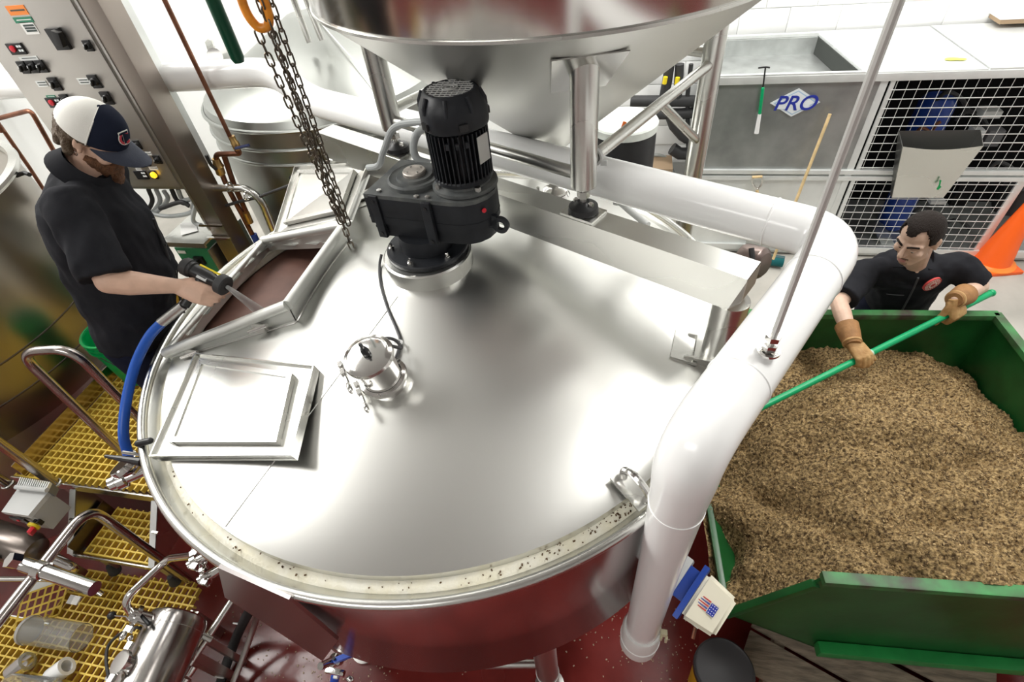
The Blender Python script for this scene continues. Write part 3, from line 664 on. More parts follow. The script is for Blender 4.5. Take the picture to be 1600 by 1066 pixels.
for dx in (0, .06):
    a = PY(452+dx*330, -20, 1.75); b = PY(483+dx*330, 66-dx*60, 1.75); part(t, 'top_pipe', B().tube([a, b], .019, 14), STEEL)
part(t, 'top_fitting', B().lathe([(.02, -.03), (.05, -.03), (.05, -.02), (.02, -.015), (.02, .03), (.035, .035), (.0, .05)], PY(495, 4, 1.9), seg=20), POL)
part(t, 'side_handle', B().cap(PY(455, 278, 1.2)-V((.0, 0, 0)), PY(467, 270, 1.2), .013, .011), PLAST)

# steel box tray resting behind the beam end
a, b, c, d = W(517, 213, 2.20), W(545, 204, 2.20), W(690, 248, 2.20), W(640, 262, 2.20)
# ================================================================== left wall side: control cabinet
cy = 1.02
pr_ = lambda x, y: PY(x, y, cy)
xl, xr, zb = min(PY(0, 98, cy).x, PY(80, 210, cy).x), pr_(288, 296).x, pr_(245, 297).z
cab = thing('control_cabinet', ((xl+xr)/2, cy+.12, zb), 'stainless control cabinet with black switches behind the man in the cap', 'cabinet')
part(cab, 'enclosure', B().box(((xl+xr)/2, cy+.11, (zb+3.3)/2), (xr-xl, .20, 3.3-zb), None, .006), STEELD)
pan = part(cab, 'door', B().box(((xl+xr)/2, cy+.004, (zb+3.3)/2+.01), (xr-xl-.03, .022, 3.3-zb-.03), None, .004), mat('panel_satin', (.60, .58, .55), .36, .9, rvar=.04))
cx2, cx3 = pr_(312, 284).x, PY(205, 100, cy+.06).x
post = thing('cabinet_post', ((xr+cx2)/2, cy, 0), 'tall square steel post right of the control cabinet', 'post')
part(post, 'column', B().box(((xr+cx2)/2+.01, cy+.06, 1.7), (cx2-xr-.02, .14, 3.4), None, .008), mat('column_steel', (.33, .29, .26), .36, 1))
part(post, 'channel_strip', B().box((xr+.022, cy-.005, 2.35), (.014, .018, 1.9)), STEELD)
part(post, 'foot', B().box(((xr+cx2)/2+.01, cy+.06, .01), (.28, .24, .02)), STEELD)
p = PY(330, 352, cy-.03); part(post, 'pipe_strap', B().box(p, (cx2-xr+.03, .02, .012)).box(p+V((0, .0, -.10)), (cx2-xr+.03, .02, .012)), POL)
zb2 = PY(318, 268, cy+.08).z
jb = solo('junction_cabinet', B().box(((cx2+cx3)/2-.02, cy+.15, (zb2+3.3)/2), (cx3-cx2+.12, .14, 3.3-zb2), None, .006), GALVL, 'plain pale cabinet beside the steel post, edge on', 'cabinet')
def sq(x, y, w, h, m, name, dep=.010, bev=.003, par=pan):
    p = PY(x, y, cy-.007); return part(par, name, B().box(p-V((0, dep/2, 0)), (w, dep, h), None, bev), m)
def knob(x, y, s=.045):
    o = sq(x, y, s*1.25, s*1.5, PLAST, 'selector_switch')
    p = PY(x, y, cy-.017)
    part(o, 'knob', B().lathe([(s*.42, 0), (s*.42, .014), (s*.36, .018), (0, .018)], p, (0, -1, 0), 20).box(p+V((0, -.024, 0)), (s*.2, .016, s*.75), Matrix.Rotation(R_(25), 3, 'Y'), .002), PLAST)
    part(o, 'pointer', B().box(p+V((.001, -.033, s*.2)), (s*.09, .002, s*.3), Matrix.Rotation(R_(25), 3, 'Y')), SIGNW)
def plate(x, y, red=True, wd=.10):
    o = sq(x, y, wd, .055, PLAST, 'push_button_station')
    p = PY(x, y, cy-.018)
    if red: part(o, 'stop_button', B().lathe([(.016, 0), (.016, .008), (0, .011)], p-V((wd*.26, 0, 0)), (0, -1, 0), 16), RED)
    for a in (0, 1):
        for b in (0, 1): part(o, 'legend', B().box(p+V((wd*(.08+.17*a), 0, .010-.02*b)), (.012, .002, .010)), SIGNW)
def lab(x, y, wd, h, m, name='label_plate', lines=2):
    o = sq(x, y, wd, h, m, name, .003, 0)
    for k in range(lines): part(o, 'print_line', B().box(PY(x, y, cy-.0105)+V((0, 0, h*(.22-.44*k/max(1, lines-1)) if lines > 1 else 0)), (wd*.78, .0006, h*.16)), INK if m in (PAPER,) else (PAPER if m is GRLAB else INK))
lab(27, 16, .115, .042, ORLAB, 'orange_label', 1); lab(37, 31, .115, .026, GRLAB, 'green_label', 1); lab(47, 44, .085, .055, PAPER, 'paper_tag', 3)
o = sq(94, 60, .085, .10, PLAST, 'main_switch', .02); part(o, 'handle', B().box(PY(92, 60, cy-.04), (.04, .03, .07), Matrix.Rotation(R_(20), 3, 'Y'), .006), PLAST)
knob(139, 71, .035); plate(27, 76)
for x in (38, 52, 66): knob(x, 105-(x-38)*.06, .042)
lab(45, 91, .12, .020, GALVL, 'legend_strip', 1); knob(87, 131, .046); knob(149, 127, .046); lab(66, 131, .07, .03, GALVL, 'legend_strip'); lab(131, 127, .07, .03, GALVL, 'legend_strip')
plate(87, 160); knob(104, 156, .042); knob(168, 153, .046); lab(80, 151, .06, .014, GRLAB, 'legend_strip', 1); knob(95, 183, .04); knob(215, 226, .036)
lab(232, 240, .045, .020, PAPER, 'label_plate', 1); plate(212, 252, False, .085); knob(227, 251, .042); knob(247, 249, .034)
lab(217, 264, .04, .02, PAPER, 'label_plate', 1); lab(240, 263, .06, .02, PAPER, 'label_plate', 1); plate(222, 273, False, .085)
o = sq(241, 273, .045, .05, PLAST, 'pilot_lamp'); part(o, 'lens', B().lathe([(.019, 0), (.019, .012), (.012, .019), (0, .021)], PY(241, 273, cy-.018), (0, -1, 0), 18), AMBER)
# shelf and green cabinet below
z0 = 1.36; a, b = W(272, 380, z0), W(320, 376, z0)
gx0, gx1, gy = a.x-.12, b.x+.01, (a.y+b.y)/2
t = thing('green_cabinet', ((gx0+gx1)/2, gy+.25, .0), 'green painted cabinet with steel shelf top behind the spray gun', 'cabinet')
part(t, 'body', B().box(((gx0+gx1)/2-.02, gy+.23, .66), (gx1-gx0-.06, .36, 1.22), None, .006), GREENBOX)
part(t, 'side_panel', B().box((gx1-.044, gy+.23, .66), (.012, .40, 1.22), None, .003), STEELD)
part(t, 'shelf_top', B().box(((gx0+gx1)/2, gy+.17, z0-.012), (gx1-gx0, .36, .02), None, .004).box(((gx0+gx1)/2, gy-.006, z0-.02), (gx1-gx0, .012, .035)), STEEL)
p = PY(312, 407, gy+.04); o = part(t, 'rotary_switch', B().box(p, (.07, .02, .06), None, .003), PLAST); part(o, 'handle', B().box(p+V((-.005, -.025, 0)), (.03, .03, .04), None, .006), PLAST)
p = PY(284, 394, gy+.045); part(t, 'rating_label', B().box(p, (.06, .004, .022)), PAPER); part(t, 'name_strip', B().box(PY(283, 384, gy+.045), (.05, .004, .016)), PLAST)
pq = [W(x, y, z0+.004) for x, y in ((281, 350), (306, 346), (309, 361), (283, 368))]
solo('note_sheet', B().prism(pq, (0, 0, .0015)), PAPER, 'white printed note sheet lying on the steel shelf', 'paper')
cl = thing('cable_bundle', PY(255, 320, 1.10), 'bundle of looped grey cables hanging under the control cabinet', 'cable')
for i, pts in enumerate((((232, 296), (238, 315), (226, 332), (214, 318)), ((244, 296), (250, 315), (236, 333), (228, 322)), ((256, 298), (262, 312), (246, 330), (236, 334)), ((268, 296), (278, 314), (298, 318), (300, 300)), ((278, 296), (286, 312), (302, 308), (298, 296)), ((228, 332), (262, 338), (298, 332), (302, 314)), ((250, 326), (282, 316), (296, 322)), ((306, 318), (302, 345), (318, 352), (330, 342)))):
    part(cl, 'cable', B().tube(spline([PY(x, y, 1.12-.012*i) for x, y in pts], 7), .014, 10), GREYC if i % 3 else RUBBER)
part(cl, 'cable_tie', B().tube([PY(296, 322, 1.07), PY(304, 316, 1.07)], .018, 8), WHITE)
solo('supply_cable', B().tube(spline([PY(x, y, 1.12) for x, y in ((334, 330), (352, 322), (375, 315), (400, 309), (425, 300), (452, 290), (470, 284))], 6), .010, 10), CABLE, 'dark supply cable running past the kettle to the tank', 'cable')
# stainless grab rail and copper pipework right of the post
p = [PY(x, y, 1.12) for x, y in ((308, 293), (385, 294), (408, 312), (432, 372))]; p.append(p[-1]+V((0, 0, -.9)))
solo('grab_rail', B().tube(fillet(p, .12, 8), .024, 18), STEEL, 'bent stainless rail between the steel post and the kettle', 'rail')
cp = thing('copper_line', PY(372, 240, 1.15), 'brown copper water line with brass valves in front of the kettle', 'pipe')
c0 = PY(372, 240, 1.15); c1 = PY(369, 243, 1.15)
part(cp, 'riser', B().tube([V((c0.x, 1.15, c0.z)), V((c0.x, 1.15, 4.2))], .0125, 12), COPPER)
part(cp, 'union', B().lathe([(.02, -.02), (.024, -.01), (.024, .02), (.018, .03), (.018, .06)], PY(369, 228, 1.15), seg=12), BRASS)
part(cp, 'valve_lever', B().tube([PY(368, 232, 1.12), PY(389, 227, 1.12)], .009, 8), mat('dark_blue_grip', (.02, .03, .10), .45))
part(cp, 'elbow_run', B().tube(fillet([PY(370, 231, 1.15), PY(375, 240, 1.15), PY(337, 241, 1.15), PY(340, 262, 1.15)], .03, 6), .016, 12), COPPER)
part(cp, 'ball_valve', B().lathe([(.02, -.05), (.028, -.04), (.028, 0), (.034, .01), (.028, .02), (.022, .06)], PY(342, 262, 1.15), (PY(342, 262, 1.15)-PY(350, 285, 1.15)), seg=12), BRASS)
part(cp, 'black_lever', B().tube([PY(338, 265, 1.11), PY(330, 258, 1.10), PY(322, 243, 1.10)], .010, 8), PLAST)
part(cp, 'drop_pipe', B().tube([PY(346, 270, 1.15), PY(354, 290, 1.15), PY(378, 335, 1.15), PY(398, 374, 1.15)], .0165, 12), COPPER)
part(cp, 'second_drop', B().tube([PY(350, 243, 1.18), PY(366, 290, 1.18), PY(384, 330, 1.18)], .017, 12), COPPER)
part(cp, 'coupling', B().tube([PY(384, 332, 1.15), PY(391, 348, 1.15)], .022, 12), BRASS)
part(cp, 'blue_hose_end', B().tube([PY(396, 366, 1.15), PY(403, 382, 1.15)], .022, 12), BLUEP)
for x, y in ((358, 292), (386, 306)): p = PY(x, y, 1.10); part(cp, 'pipe_clip', B().ring([(.026, -.006), (.032, -.004), (.032, .004), (.026, .006)], p, (1, 0, -.2), 20), POL)
lp_ = thing('copper_loop', PY(20, 180, 1.75), 'copper pipe bend on the wall at the left edge behind the man', 'pipe')
part(lp_, 'bend', B().tube(fillet([PY(-30, 192, 1.75), PY(48, 172, 1.75), PY(120, 300, 1.75)], .05, 6), .017, 12), COPPER)
part(lp_, 'branch', B().tube([PY(0, 196, 1.78), PY(46, 262, 1.78), PY(90, 330, 1.78)], .015, 12), COPPER)
part(lp_, 'fitting', B().tube([PY(-5, 192, 1.75), PY(4, 206, 1.75)], .022, 12), COPPER)
a = PY(0, 140, 2.6); 
solo('wall_pipe', B().tube([a+V((-1.5, 0, -.05)), a+V((.9, 0, .03))], .085, 24), WHITE, 'thick white pipe behind the control cabinet at the left edge', 'pipe')

# ================================================================== left vessel, platform, steps
kc = V((-3.42, .10, 0)); kr = .95
t = thing('side_kettle', kc, 'large stainless vessel cut off by the left edge', 'kettle')
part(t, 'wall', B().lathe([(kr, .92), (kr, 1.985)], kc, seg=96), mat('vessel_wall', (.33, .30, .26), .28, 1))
part(t, 'rim', B().ring([(kr-.01, 1.98), (kr+.02, 1.985), (kr+.025, 2.0), (kr+.02, 2.015), (kr-.02, 2.02), (kr-.03, 1.99)], kc, seg=96), STEEL)
part(t, 'inner_cone', B().lathe([(kr-.02, 1.93), (kr-.06, 1.93), (.15, 2.10), (.0, 2.10)], kc, seg=80), STEELD)
for z in (1.12, 1.32): part(t, 'seam_band', B().ring([(kr, z-.006), (kr+.003, z-.004), (kr+.003, z+.004), (kr, z+.006)], kc, seg=96), mat('dark_seam', (.12, .10, .09), .4, .8))
part(t, 'base_skirt', B().lathe([(kr-.1, .0), (kr-.1, .92)], kc, seg=64), STEELD)
p = W(28, 272, 2.0); part(t, 'rim_handle', B().tube([W(24, 275, 1.97), W(38, 270, 1.97), W(46, 273, 1.97)], .012, 8), RUBBER)
ZP, ZS, ZD = .90, .62, .35
def grating(parent, poly, z, pitch=.0415, wd=.008, dp=.03):     # molded square grid clipped to a convex polygon
    P = [V((x, y)) for x, y in poly]; b = B()
    def clip(c, ax):
        ts = []
        for i in range(len(P)):
            a, e = P[i], P[(i+1) % len(P)]; da, de = a[ax]-c, e[ax]-c
            if (da <= 0) != (de <= 0): ts.append((a+(e-a)*(da/(da-de)))[1-ax])
        return (min(ts), max(ts)) if len(ts) >= 2 else None
    x0, x1 = min(p.x for p in P), max(p.x for p in P); y0, y1 = min(p.y for p in P), max(p.y for p in P)
    x = x0+.005
    while x < x1:
        r = clip(x, 0)
        if r: b.box((x, (r[0]+r[1])/2, z-dp/2), (wd, r[1]-r[0], dp))
        x += pitch
    y = y0+.005
    while y < y1:
        r = clip(y, 1)
        if r: b.box(((r[0]+r[1])/2, y, z-dp/2-.0006), (r[1]-r[0], wd, dp))
        y += pitch
    return part(parent, 'grating', b, YEL)
pf = thing('walkway_platform', (-1.9, -.1, 0), 'raised walkway with yellow square grating beside the tank', 'platform')
grating(pf, [(-2.40, -.585), (-1.19, -.56), (-1.19, .2), (-1.23, .98), (-2.32, .98), (-2.32, -.3)], ZP)
part(pf, 'front_angle', B().box((-1.78, -.592, ZP-.028), (1.26, .006, .056)).box((-1.78, -.578, ZP-.054), (1.26, .03, .004)), STEEL)
part(pf, 'kick_plate', B().box((-2.325, .2, ZP+.05), (.006, 1.56, .10)), mat('kick_plate_steel', (.52, .44, .36), .18, 1))
for x in (-2.3, -1.28):
    for y in (-.5, .9): part(pf, 'support_leg', B().box((x, y, ZP/2-.02), (.05, .05, ZP-.05)), STEELD)
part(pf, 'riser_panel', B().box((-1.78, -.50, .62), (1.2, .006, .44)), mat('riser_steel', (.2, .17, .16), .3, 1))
st = thing('step_unit', (-1.78, -.70, ZD), 'single free standing step with yellow grating and steel side plates', 'step')
sx0, sx1 = -2.02, -1.515
grating(st, [(sx0+.06, -.825), (sx1-.015, -.825), (sx1-.015, -.56), (sx0+.06, -.56)], ZS)
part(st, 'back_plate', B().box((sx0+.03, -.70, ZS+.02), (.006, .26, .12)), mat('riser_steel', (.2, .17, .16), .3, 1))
for x in (sx0, sx1): part(st, 'side_plate', B().prism([V((x, y, z)) for y, z in ((-.835, ZS-.03), (-.835, ZS+.012), (-.60, ZP-.03), (-.56, ZP-.03), (-.56, ZS-.03))], (.008, 0, 0)).box((x+.014, -.715, ZS+.14), (.036, .01, .02)), STEEL)
for x in (sx0, sx1-.004):  # bright folded edges of the side plates
    part(st, 'folded_edge', B().prism([V((x-.014, -.838, ZS-.03)), V((x-.014, -.838, ZS+.01)), V((x-.014, -.60, ZP-.028)), V((x+.022, -.60, ZP-.028)), V((x+.022, -.838, ZS+.01)), V((x+.022, -.838, ZS-.03))], (0, -.003, .001)).prism([V((x-.014, -.838, ZS+.01)), V((x-.014, -.60, ZP-.028)), V((x+.022, -.60, ZP-.028)), V((x+.022, -.838, ZS+.01))], (0, -.006, .003)), GALVL)
part(st, 'nosing', B().box(((sx0+sx1)/2, -.838, ZS-.018), (sx1-sx0, .006, .036)), STEEL)
for x in (sx0+.06, sx1-.05):
    part(st, 'strut', B().box((x, -.80, (ZD+ZS)/2), (.05, .02, ZS-ZD-.04)), STEELD); f = part(st, 'rubber_foot', B().lathe([(.030, ZD), (.034, ZD+.01), (.024, ZD+.04), (.014, ZD+.07), (.0, ZD+.075)], (x, -.815, 0), seg=14), RUBBER)
dk = thing('lower_deck', (-1.9, -1.3, 0), 'low landing of yellow square grating at the bottom left', 'platform')
grating(dk, [(-2.14, -.83), (-1.425, -.80), (-1.36, -1.0), (-1.30, -1.75), (-2.75, -1.75), (-2.75, -1.12), (-2.20, -1.12)], ZD)
part(dk, 'edge_plate', B().prism([V((-2.46, -1.12, ZD)), V((-2.14, -.83, ZD)), V((-2.14, -.83, ZD+.006)), V((-2.46, -1.12, ZD+.006))], (.0, 0, .0)) if False else B().box((-2.33, -1.115, ZD-.02), (.4, .006, .05)), STEEL)
for x in (-2.65, -1.4):
    for y in (-1.65, -.95 if x > -2 else -1.2): part(dk, 'support_leg', B().box((x, y, ZD/2-.02), (.05, .05, ZD-.05)), STEELD)
gp = [W(x, y, ZD+.10) for x, y in ((37, 930), (108, 905))]+[W(x, y, ZD+.005) for x, y in ((92, 960), (22, 985))]
lg_ = thing('loose_grating', sum(gp, V())/4, 'small tilted panel of yellow grating with a pale metal edge', 'grating')
b = B(); ga, gb, gc, gd = gp
for k in range(7): t_ = k/6; b.tube([ga.lerp(gb, t_), gd.lerp(gc, t_)], .006, 4)
for k in range(5): t_ = k/4; b.tube([ga.lerp(gd, t_), gb.lerp(gc, t_)], .006, 4)
part(lg_, 'grating', b, YEL)
part(lg_, 'edge_bar', B().prism([ga, gb, gb+V((0, .03, .035)), ga+V((0, .03, .035))], (0, .004, .002)), GALVL)
# handrails
def rail(name, pts, label, r=.0205, fr_=.10, m=STEELD):
    return solo(name, B().tube(fillet(pts, fr_, 8), r, 20), m, label, 'handrail')
ua, ub = W(200, 715, ZP), W(228, 660, ZP)
ut = W(28, 550, 1.655); vt = W(112, 545, 1.655)
hr = thing('handrail', (ua.x, ua.y, ZP), 'inverted U stainless handrail standing on the upper walkway', 'handrail')
a2 = V((ua.x, ua.y, 1.655)); b2 = V((vt.x, vt.y, 1.655))
part(hr, 'tube', B().tube(fillet([ua, ut, vt, V((b2.x+.03, b2.y-.02, ZP))], .10, 8), .0215, 20), mat('rail_steel', (.46, .42, .40), .2, 1))
for q in (ua, V((b2.x, b2.y, ZP))): part(hr, 'base_flange', B().lathe([(.045, .0), (.045, .008), (.026, .012)], q, seg=20), STEEL)
pa = W(88, 757, ZP); 
hr = thing('handrail', pa, 'vertical stainless rail post at the left corner of the walkway', 'handrail')
part(hr, 'tube', B().tube([pa, pa+V((0, 0, 1.0))], .0235, 20), mat('rail_steel', (.46, .42, .40), .2, 1)); part(hr, 'end_collar', B().ring([(.025, .0), (.031, .003), (.031, .012), (.025, .016)], pa, seg=24), STEEL)
pb = W(14, 758, ZP); hr = thing('handrail', pb, 'short rail post end at the left edge beside the grey box', 'handrail')
part(hr, 'tube', B().tube([pb, pb+V((0, 0, .9))], .022, 18), mat('rail_steel', (.46, .42, .40), .2, 1)); part(hr, 'end_collar', B().ring([(.024, .0), (.030, .003), (.030, .012), (.024, .016)], pb, seg=20), STEEL)
rz = 1.2; ra, rb_ = W(-60, 1045, rz), W(138, 792, rz)
solo('handrail', B().tube(fillet([ra, rb_, V((rb_.x, rb_.y, ZD))], .10, 9), .0215, 20), mat('rail_steel', (.46, .42, .40), .2, 1), 'long stainless stair handrail bending down to the lower deck', 'handrail')
ca, cb = W(38, 882, rz+.035), W(148, 920, rz-.0)
cpl = thing('pipe_clamp', (ca+cb)/2, 'thick clamped tube crossing the stair handrail with bolt heads', 'clamp')
part(cpl, 'tube', B().tube([ca, cb], .028, 22), HOPM)
d_ = (cb-ca).normalized()
part(cpl, 'hex_nut', B().lathe([(.03, 0), (.03, .035)], ca-d_*.015+V((0, 0, .015)), (-.3, -.2, .9), 6), POL); part(cpl, 'hex_nut', B().lathe([(.02, 0), (.02, .03)], ca.lerp(cb, .80)+V((.01, -.04, -.01)), (0, -1, -.2), 6), POL)
part(cpl, 'split_collar', B().ring([(.029, -.02), (.035, -.018), (.035, .018), (.029, .02)], ca.lerp(cb, .25), d_, 24), POL)
# grey drive box and pump at the left
va = [W(x, y, 1.0) for x, y in ((28, 763), (76, 768), (44, 806), (2, 800))]
vf = thing('drive_box', va[3], 'pale grey drive box with a finned top at the left edge', 'electrical box')
part(vf, 'cover', B().prism(va, (0, 0, -.025)), GREYP)
dn_ = (va[3]-va[0]).normalized()
part(vf, 'body', B().prism([va[0]+V((0, .0, -.0252)), va[1]+V((0, 0, -.025)), va[2]+V((-.005, .01, -.025)), va[3]+V((.005, .01, -.025))], (0, 0, -.14)), mat('drive_grey', (.42, .42, .40), .45))
hs = [W(x, y, 1.012) for x, y in ((34, 748), (82, 756), (76, 768), (28, 763))]
part(vf, 'heat_sink', B().prism(hs, (0, 0, -.05)), mat('sink_grey', (.2, .2, .2), .5, .5))
for k in range(15): t_ = (k+.5)/15; part(vf, 'fin', B().prism([hs[0].lerp(hs[1], t_), hs[0].lerp(hs[1], t_+.03), hs[3].lerp(hs[2], t_+.03), hs[3].lerp(hs[2], t_)], (0, 0, .018)), GALVL)
part(vf, 'cover_lip', B().tube([hs[3]+V((0, 0, .012)), hs[2]+V((0, 0, .012))], .012, 10), GREYP)
fy = min(va[2].y, va[3].y)-.0
q = va[3].lerp(va[2], .75)+V((0, -.006, -.095)); sw = part(vf, 'isolator_switch', B().lathe([(.028, 0), (.028, .012)], q, (0, -1, 0), 20), YELP); part(sw, 'handle', B().box(q+V((0, -.028, -.01)), (.018, .03, .05), Matrix.Rotation(.5, 3, 'Y'), .004), RED)
q = va[3].lerp(va[2], .35)+V((0, -.004, -.06)); part(vf, 'display', B().box(q, (.09, .008, .035)), PLAST); part(vf, 'button', B().box(q+V((0, -.005, 0)), (.012, .006, .01)), RED)
for k in (0, 1): part(vf, 'cable_port', B().box(va[2]+V((-.02+.02*k, .004, -.075)), (.012, .02, .03)), PLAST)
pmp = thing('pump_motor', W(30, 850, .80), 'dark steel pump motor below the grey drive box', 'pump')
pa_, pb_ = W(-25, 835, .80), W(70, 868, .72)
part(pmp, 'casing', B().lathe([(.0, -.05), (.07, -.04), (.085, 0), (.085, .26), (.07, .30), (0, .31)], pa_, pb_-pa_, 28), mat('pump_steel', (.22, .19, .17), .3, .9))
part(pmp, 'nameplate', B().box((pa_+pb_)/2+V((0, -.075, .03)), (.07, .01, .04)), PLAST)
part(pmp, 'pipe', B().tube(fillet([pb_, W(120, 890, .6), W(60, 905, .45)], .05), .025, 14), POL)
part(pmp, 'stand', B().box((pa_+pb_)/2+V((0, 0, -.42)), (.12, .10, .68)), STEELD)
solo('floor_pipe', B().tube(fillet([W(-20, 905, .55), W(50, 905, .55), W(125, 907, .5), W(160, 930, .42)], .05), .014, 12), POL, 'thin stainless pipe passing under the stair handrail', 'pipe')

# ================================================================== stainless filter body and fittings at the lower left
ha, hb_ = W(282, 962, .60), W(210, 1110, .60); hd = (hb_-ha).normalized(); hl = .75
hxr = .132
hx_ = thing('filter_canister', ha+V((0, 0, -.13)), 'stainless filter canister lying beside the lower deck', 'filter')
part(hx_, 'shell', B().lathe([(.0, -.012), (.06, -.012), (hxr-.03, -.006), (hxr-.008, .006), (hxr, .03), (hxr, hl)], ha, hd, 48), mat('canister_steel', (.60, .58, .56), .2, 1))
part(hx_, 'weld_ring', B().ring([(hxr-.001, .058), (hxr+.0015, .060), (hxr-.001, .062)], ha, hd, 48), STEEL)
for e in (.12, .60): part(hx_, 'cradle', B().box(ha+hd*e+V((0, 0, -.36)), (.10, .04, .48)), STEELD)
sd = hd.cross(V((0, 0, 1))).normalized(); sd = sd if sd.x < 0 else -sd
v1 = ha+hd*.055+V((0, 0, .12))+sd*.07; vd = (V((0, 0, 1))+sd*.9).normalized()
fv = part(hx_, 'inlet_valve', B().lathe([(.03, -.03), (.03, .03), (.045, .034), (.045, .05), (.03, .054), (.03, .075)], v1, vd, 24), POL)
part(fv, 'clamp_nut', B().box(v1+vd*.042+hd*.055, (.03, .025, .022)).ell(v1+vd*.045+hd*.085+V((0, 0, .01)), (.012, .022, .012)), POL)
part(fv, 'black_ball', B().ell(v1+vd*.02+sd*.15+V((0, 0, -.0)), (.018, .018, .018)), PLAST); part(fv, 'valve_rod', B().tube([v1+vd*.02, v1+vd*.02+sd*.14], .004, 8), POL)
part(fv, 'black_lever', B().cap(v1+vd*.05+hd*-.02, v1+vd*.05+hd*.03-sd*.09, .007, .009), PLAST)
v2 = ha+hd*.235+V((0, 0, .125))+sd*.045; vd2 = (V((0, 0, 1))+sd*.35).normalized()
sp_ = part(hx_, 'sight_port', B().lathe([(.035, -.02), (.035, .02), (.048, .022), (.048, .036), (.034, .038)], v2, vd2, 28), POL)
part(sp_, 'lens', B().lathe([(.033, .030), (.0, .031)], v2, vd2, 24), mat('dark_port', (.03, .008, .007), .7, spec=.1))
for s in (-1, 1): part(sp_, 'clamp_bolt', B().box(v2+vd2*.03+hd*(.062*s), (.022, .03, .02)).ell(v2+vd2*.03+hd*(.09*s)+sd*.015, (.012, .015, .011)), POL)
part(hx_, 'sticker', B().ring([(hxr+.0005, .16), (hxr+.0015, .16), (hxr+.0015, .34), (hxr+.0005, .34)], ha, hd, 48) if False else B().add([ha+hd*e+(sd*math.cos(a)+V((0, 0, 1))*math.sin(a))*(hxr+.001) for e in (.17, .36) for a in (.30, .42, .54, .66)], [(0, 1, 5, 4), (1, 2, 6, 5), (2, 3, 7, 6)]), HIVIS, label='fluorescent yellow sticker')
up = v1+vd*.06
solo('transfer_pipe', B().tube(fillet([up, up+V((0.0, .03, .10)), D(262, 873, 2.42), D(305, 868, 2.24)], .06, 8), .0165, 16), POL, 'bent stainless pipe from the filter valve up to the tank wall', 'pipe')
for (x, y, dpt), lbl in (((306, 878, 2.22), 'upper clamp fitting under the tank rim at left'), ((322, 902, 2.24), 'lower clamp fitting under the tank rim at left')):
    c = D(x, y, dpt); u = V((c.x, c.y, 0)).normalized(); tq = V((-u.y, u.x, 0))
    f = thing('tank_fitting', c, 'polished '+lbl, 'fitting')
    part(f, 'ferrule', B().lathe([(.02, -.1), (.02, -.01), (.034, -.008), (.034, .012), (.02, .014), (.02, .03)], c, u, 20), POL)
    part(f, 'clamp_block', B().box(c+tq*-.04, (.03, .03, .03), Matrix((u, tq, V((0, 0, 1)))).transposed(), .004).box(c+tq*.035+V((0, 0, .02)), (.03, .025, .025), None, .004), POL)
    part(f, 'wing_nut', B().ell(c+tq*-.07+V((0, 0, -.01)), (.014, .02, .012)).tube([c+tq*-.075, c+tq*.05], .006, 8), POL)
bp = [W(366, 933, .45), W(322, 1000, .42), W(268, 1080, .40)]
fp = thing('drain_pipe', bp[0], 'straight stainless drain pipe right of the filter canister', 'pipe')
part(fp, 'tube', B().tube(bp, .0175, 14), STEEL)
part(fp, 'joint', B().lathe([(.024, -.02), (.026, 0), (.024, .02)], W(297, 1048, .41), bp[2]-bp[0], 16).lathe([(.033, .03), (.033, .045)], W(297, 1048, .41), bp[2]-bp[0], 16), POL)
part(fp, 'branch', B().tube([W(330, 1000, .42), W(314, 992, .46)], .016, 12), STEEL)
part(fp, 'stand', B().box(bp[1]+V((0, 0, -.21)), (.03, .03, .42)), STEELD)
solo('drain_hose', B().tube(spline([W(392, 950, .35), W(372, 990, .14), W(355, 1035, .06), W(338, 1090, .06)], 8), .026, 14), RUBBER, 'black hose with white ties on the red floor', 'hose')
solo('floor_conduit', B().tube(spline([W(405, 955, .35), W(395, 985, .22), W(375, 1040, .10), W(350, 1100, .05)], 8), .016, 12), STEELD, 'dull steel pipe beside the black hose on the floor', 'pipe')
for i, (x, y, z) in enumerate(((373, 975, .20), (345, 1058, .06))):
    solo('hose_tie', B().ring([(.027, -.004), (.031, -.003), (.031, .003), (.027, .004)], W(x, y, z), (W(338, 1090, .06)-W(372, 990, .14)), 16), WHITE, ('white tie round the upper end of the black hose', 'white tie round the lower end of the black hose')[i], 'cable tie')
solo('sensor_lead', B().tube(spline([W(170, 1062, .62), W(166, 1030, .60), W(172, 1005, .60), W(200, 984, .66), W(222, 984, .70), W(212, 1012, .68), W(178, 1042, .60), W(190, 1062, .60)], 8), .007, 8), RUBBER, 'thin black lead looping over the yellow deck beside the filter', 'cable')
q = W(178, 1063, .58); solo('plug_body', B().lathe([(.022, -.03), (.022, .03), (.016, .035), (.016, .06)], q, (.8, -.3, 0), 18), GREYP, 'pale plug at the bottom edge on the black lead', 'plug')
ja, jb_ = W(48, 985, ZD+.075), W(148, 1000, ZD+.07)
jar = thing('clear_tube', ja, 'clear plastic tube lying on the yellow grating', 'tube')
jd = (jb_-ja).normalized()
part(jar, 'barrel', B().lathe([(.066, 0), (.066, .30), (.063, .30), (.063, .0)], ja, jd, 32), CLEAR)
part(jar, 'end_disc', B().lathe([(.0, -.02), (.066, -.02), (.070, -.012), (.070, 0), (.0, .002)], ja, jd, 32), mat('frosted_end', (.72, .70, .66), .25, trans=.5))
for i, (x, y, m_) in enumerate(((31, 1042, POL), (92, 1050, WHITE))):
    q = W(x, y, ZD+.05); solo('pipe_sleeve', B().ring([(.028, -.05), (.041, -.05), (.044, -.04), (.044, .05), (.028, .05)], q, (.75, .55, .35), 28), (m_), ('bright metal pipe sleeve at the bottom left corner', 'white pipe sleeve lying right of the metal one')[i], 'sleeve')
ka, kb_ = W(0, 1075, ZD+.08), W(70, 1082, ZD+.08)
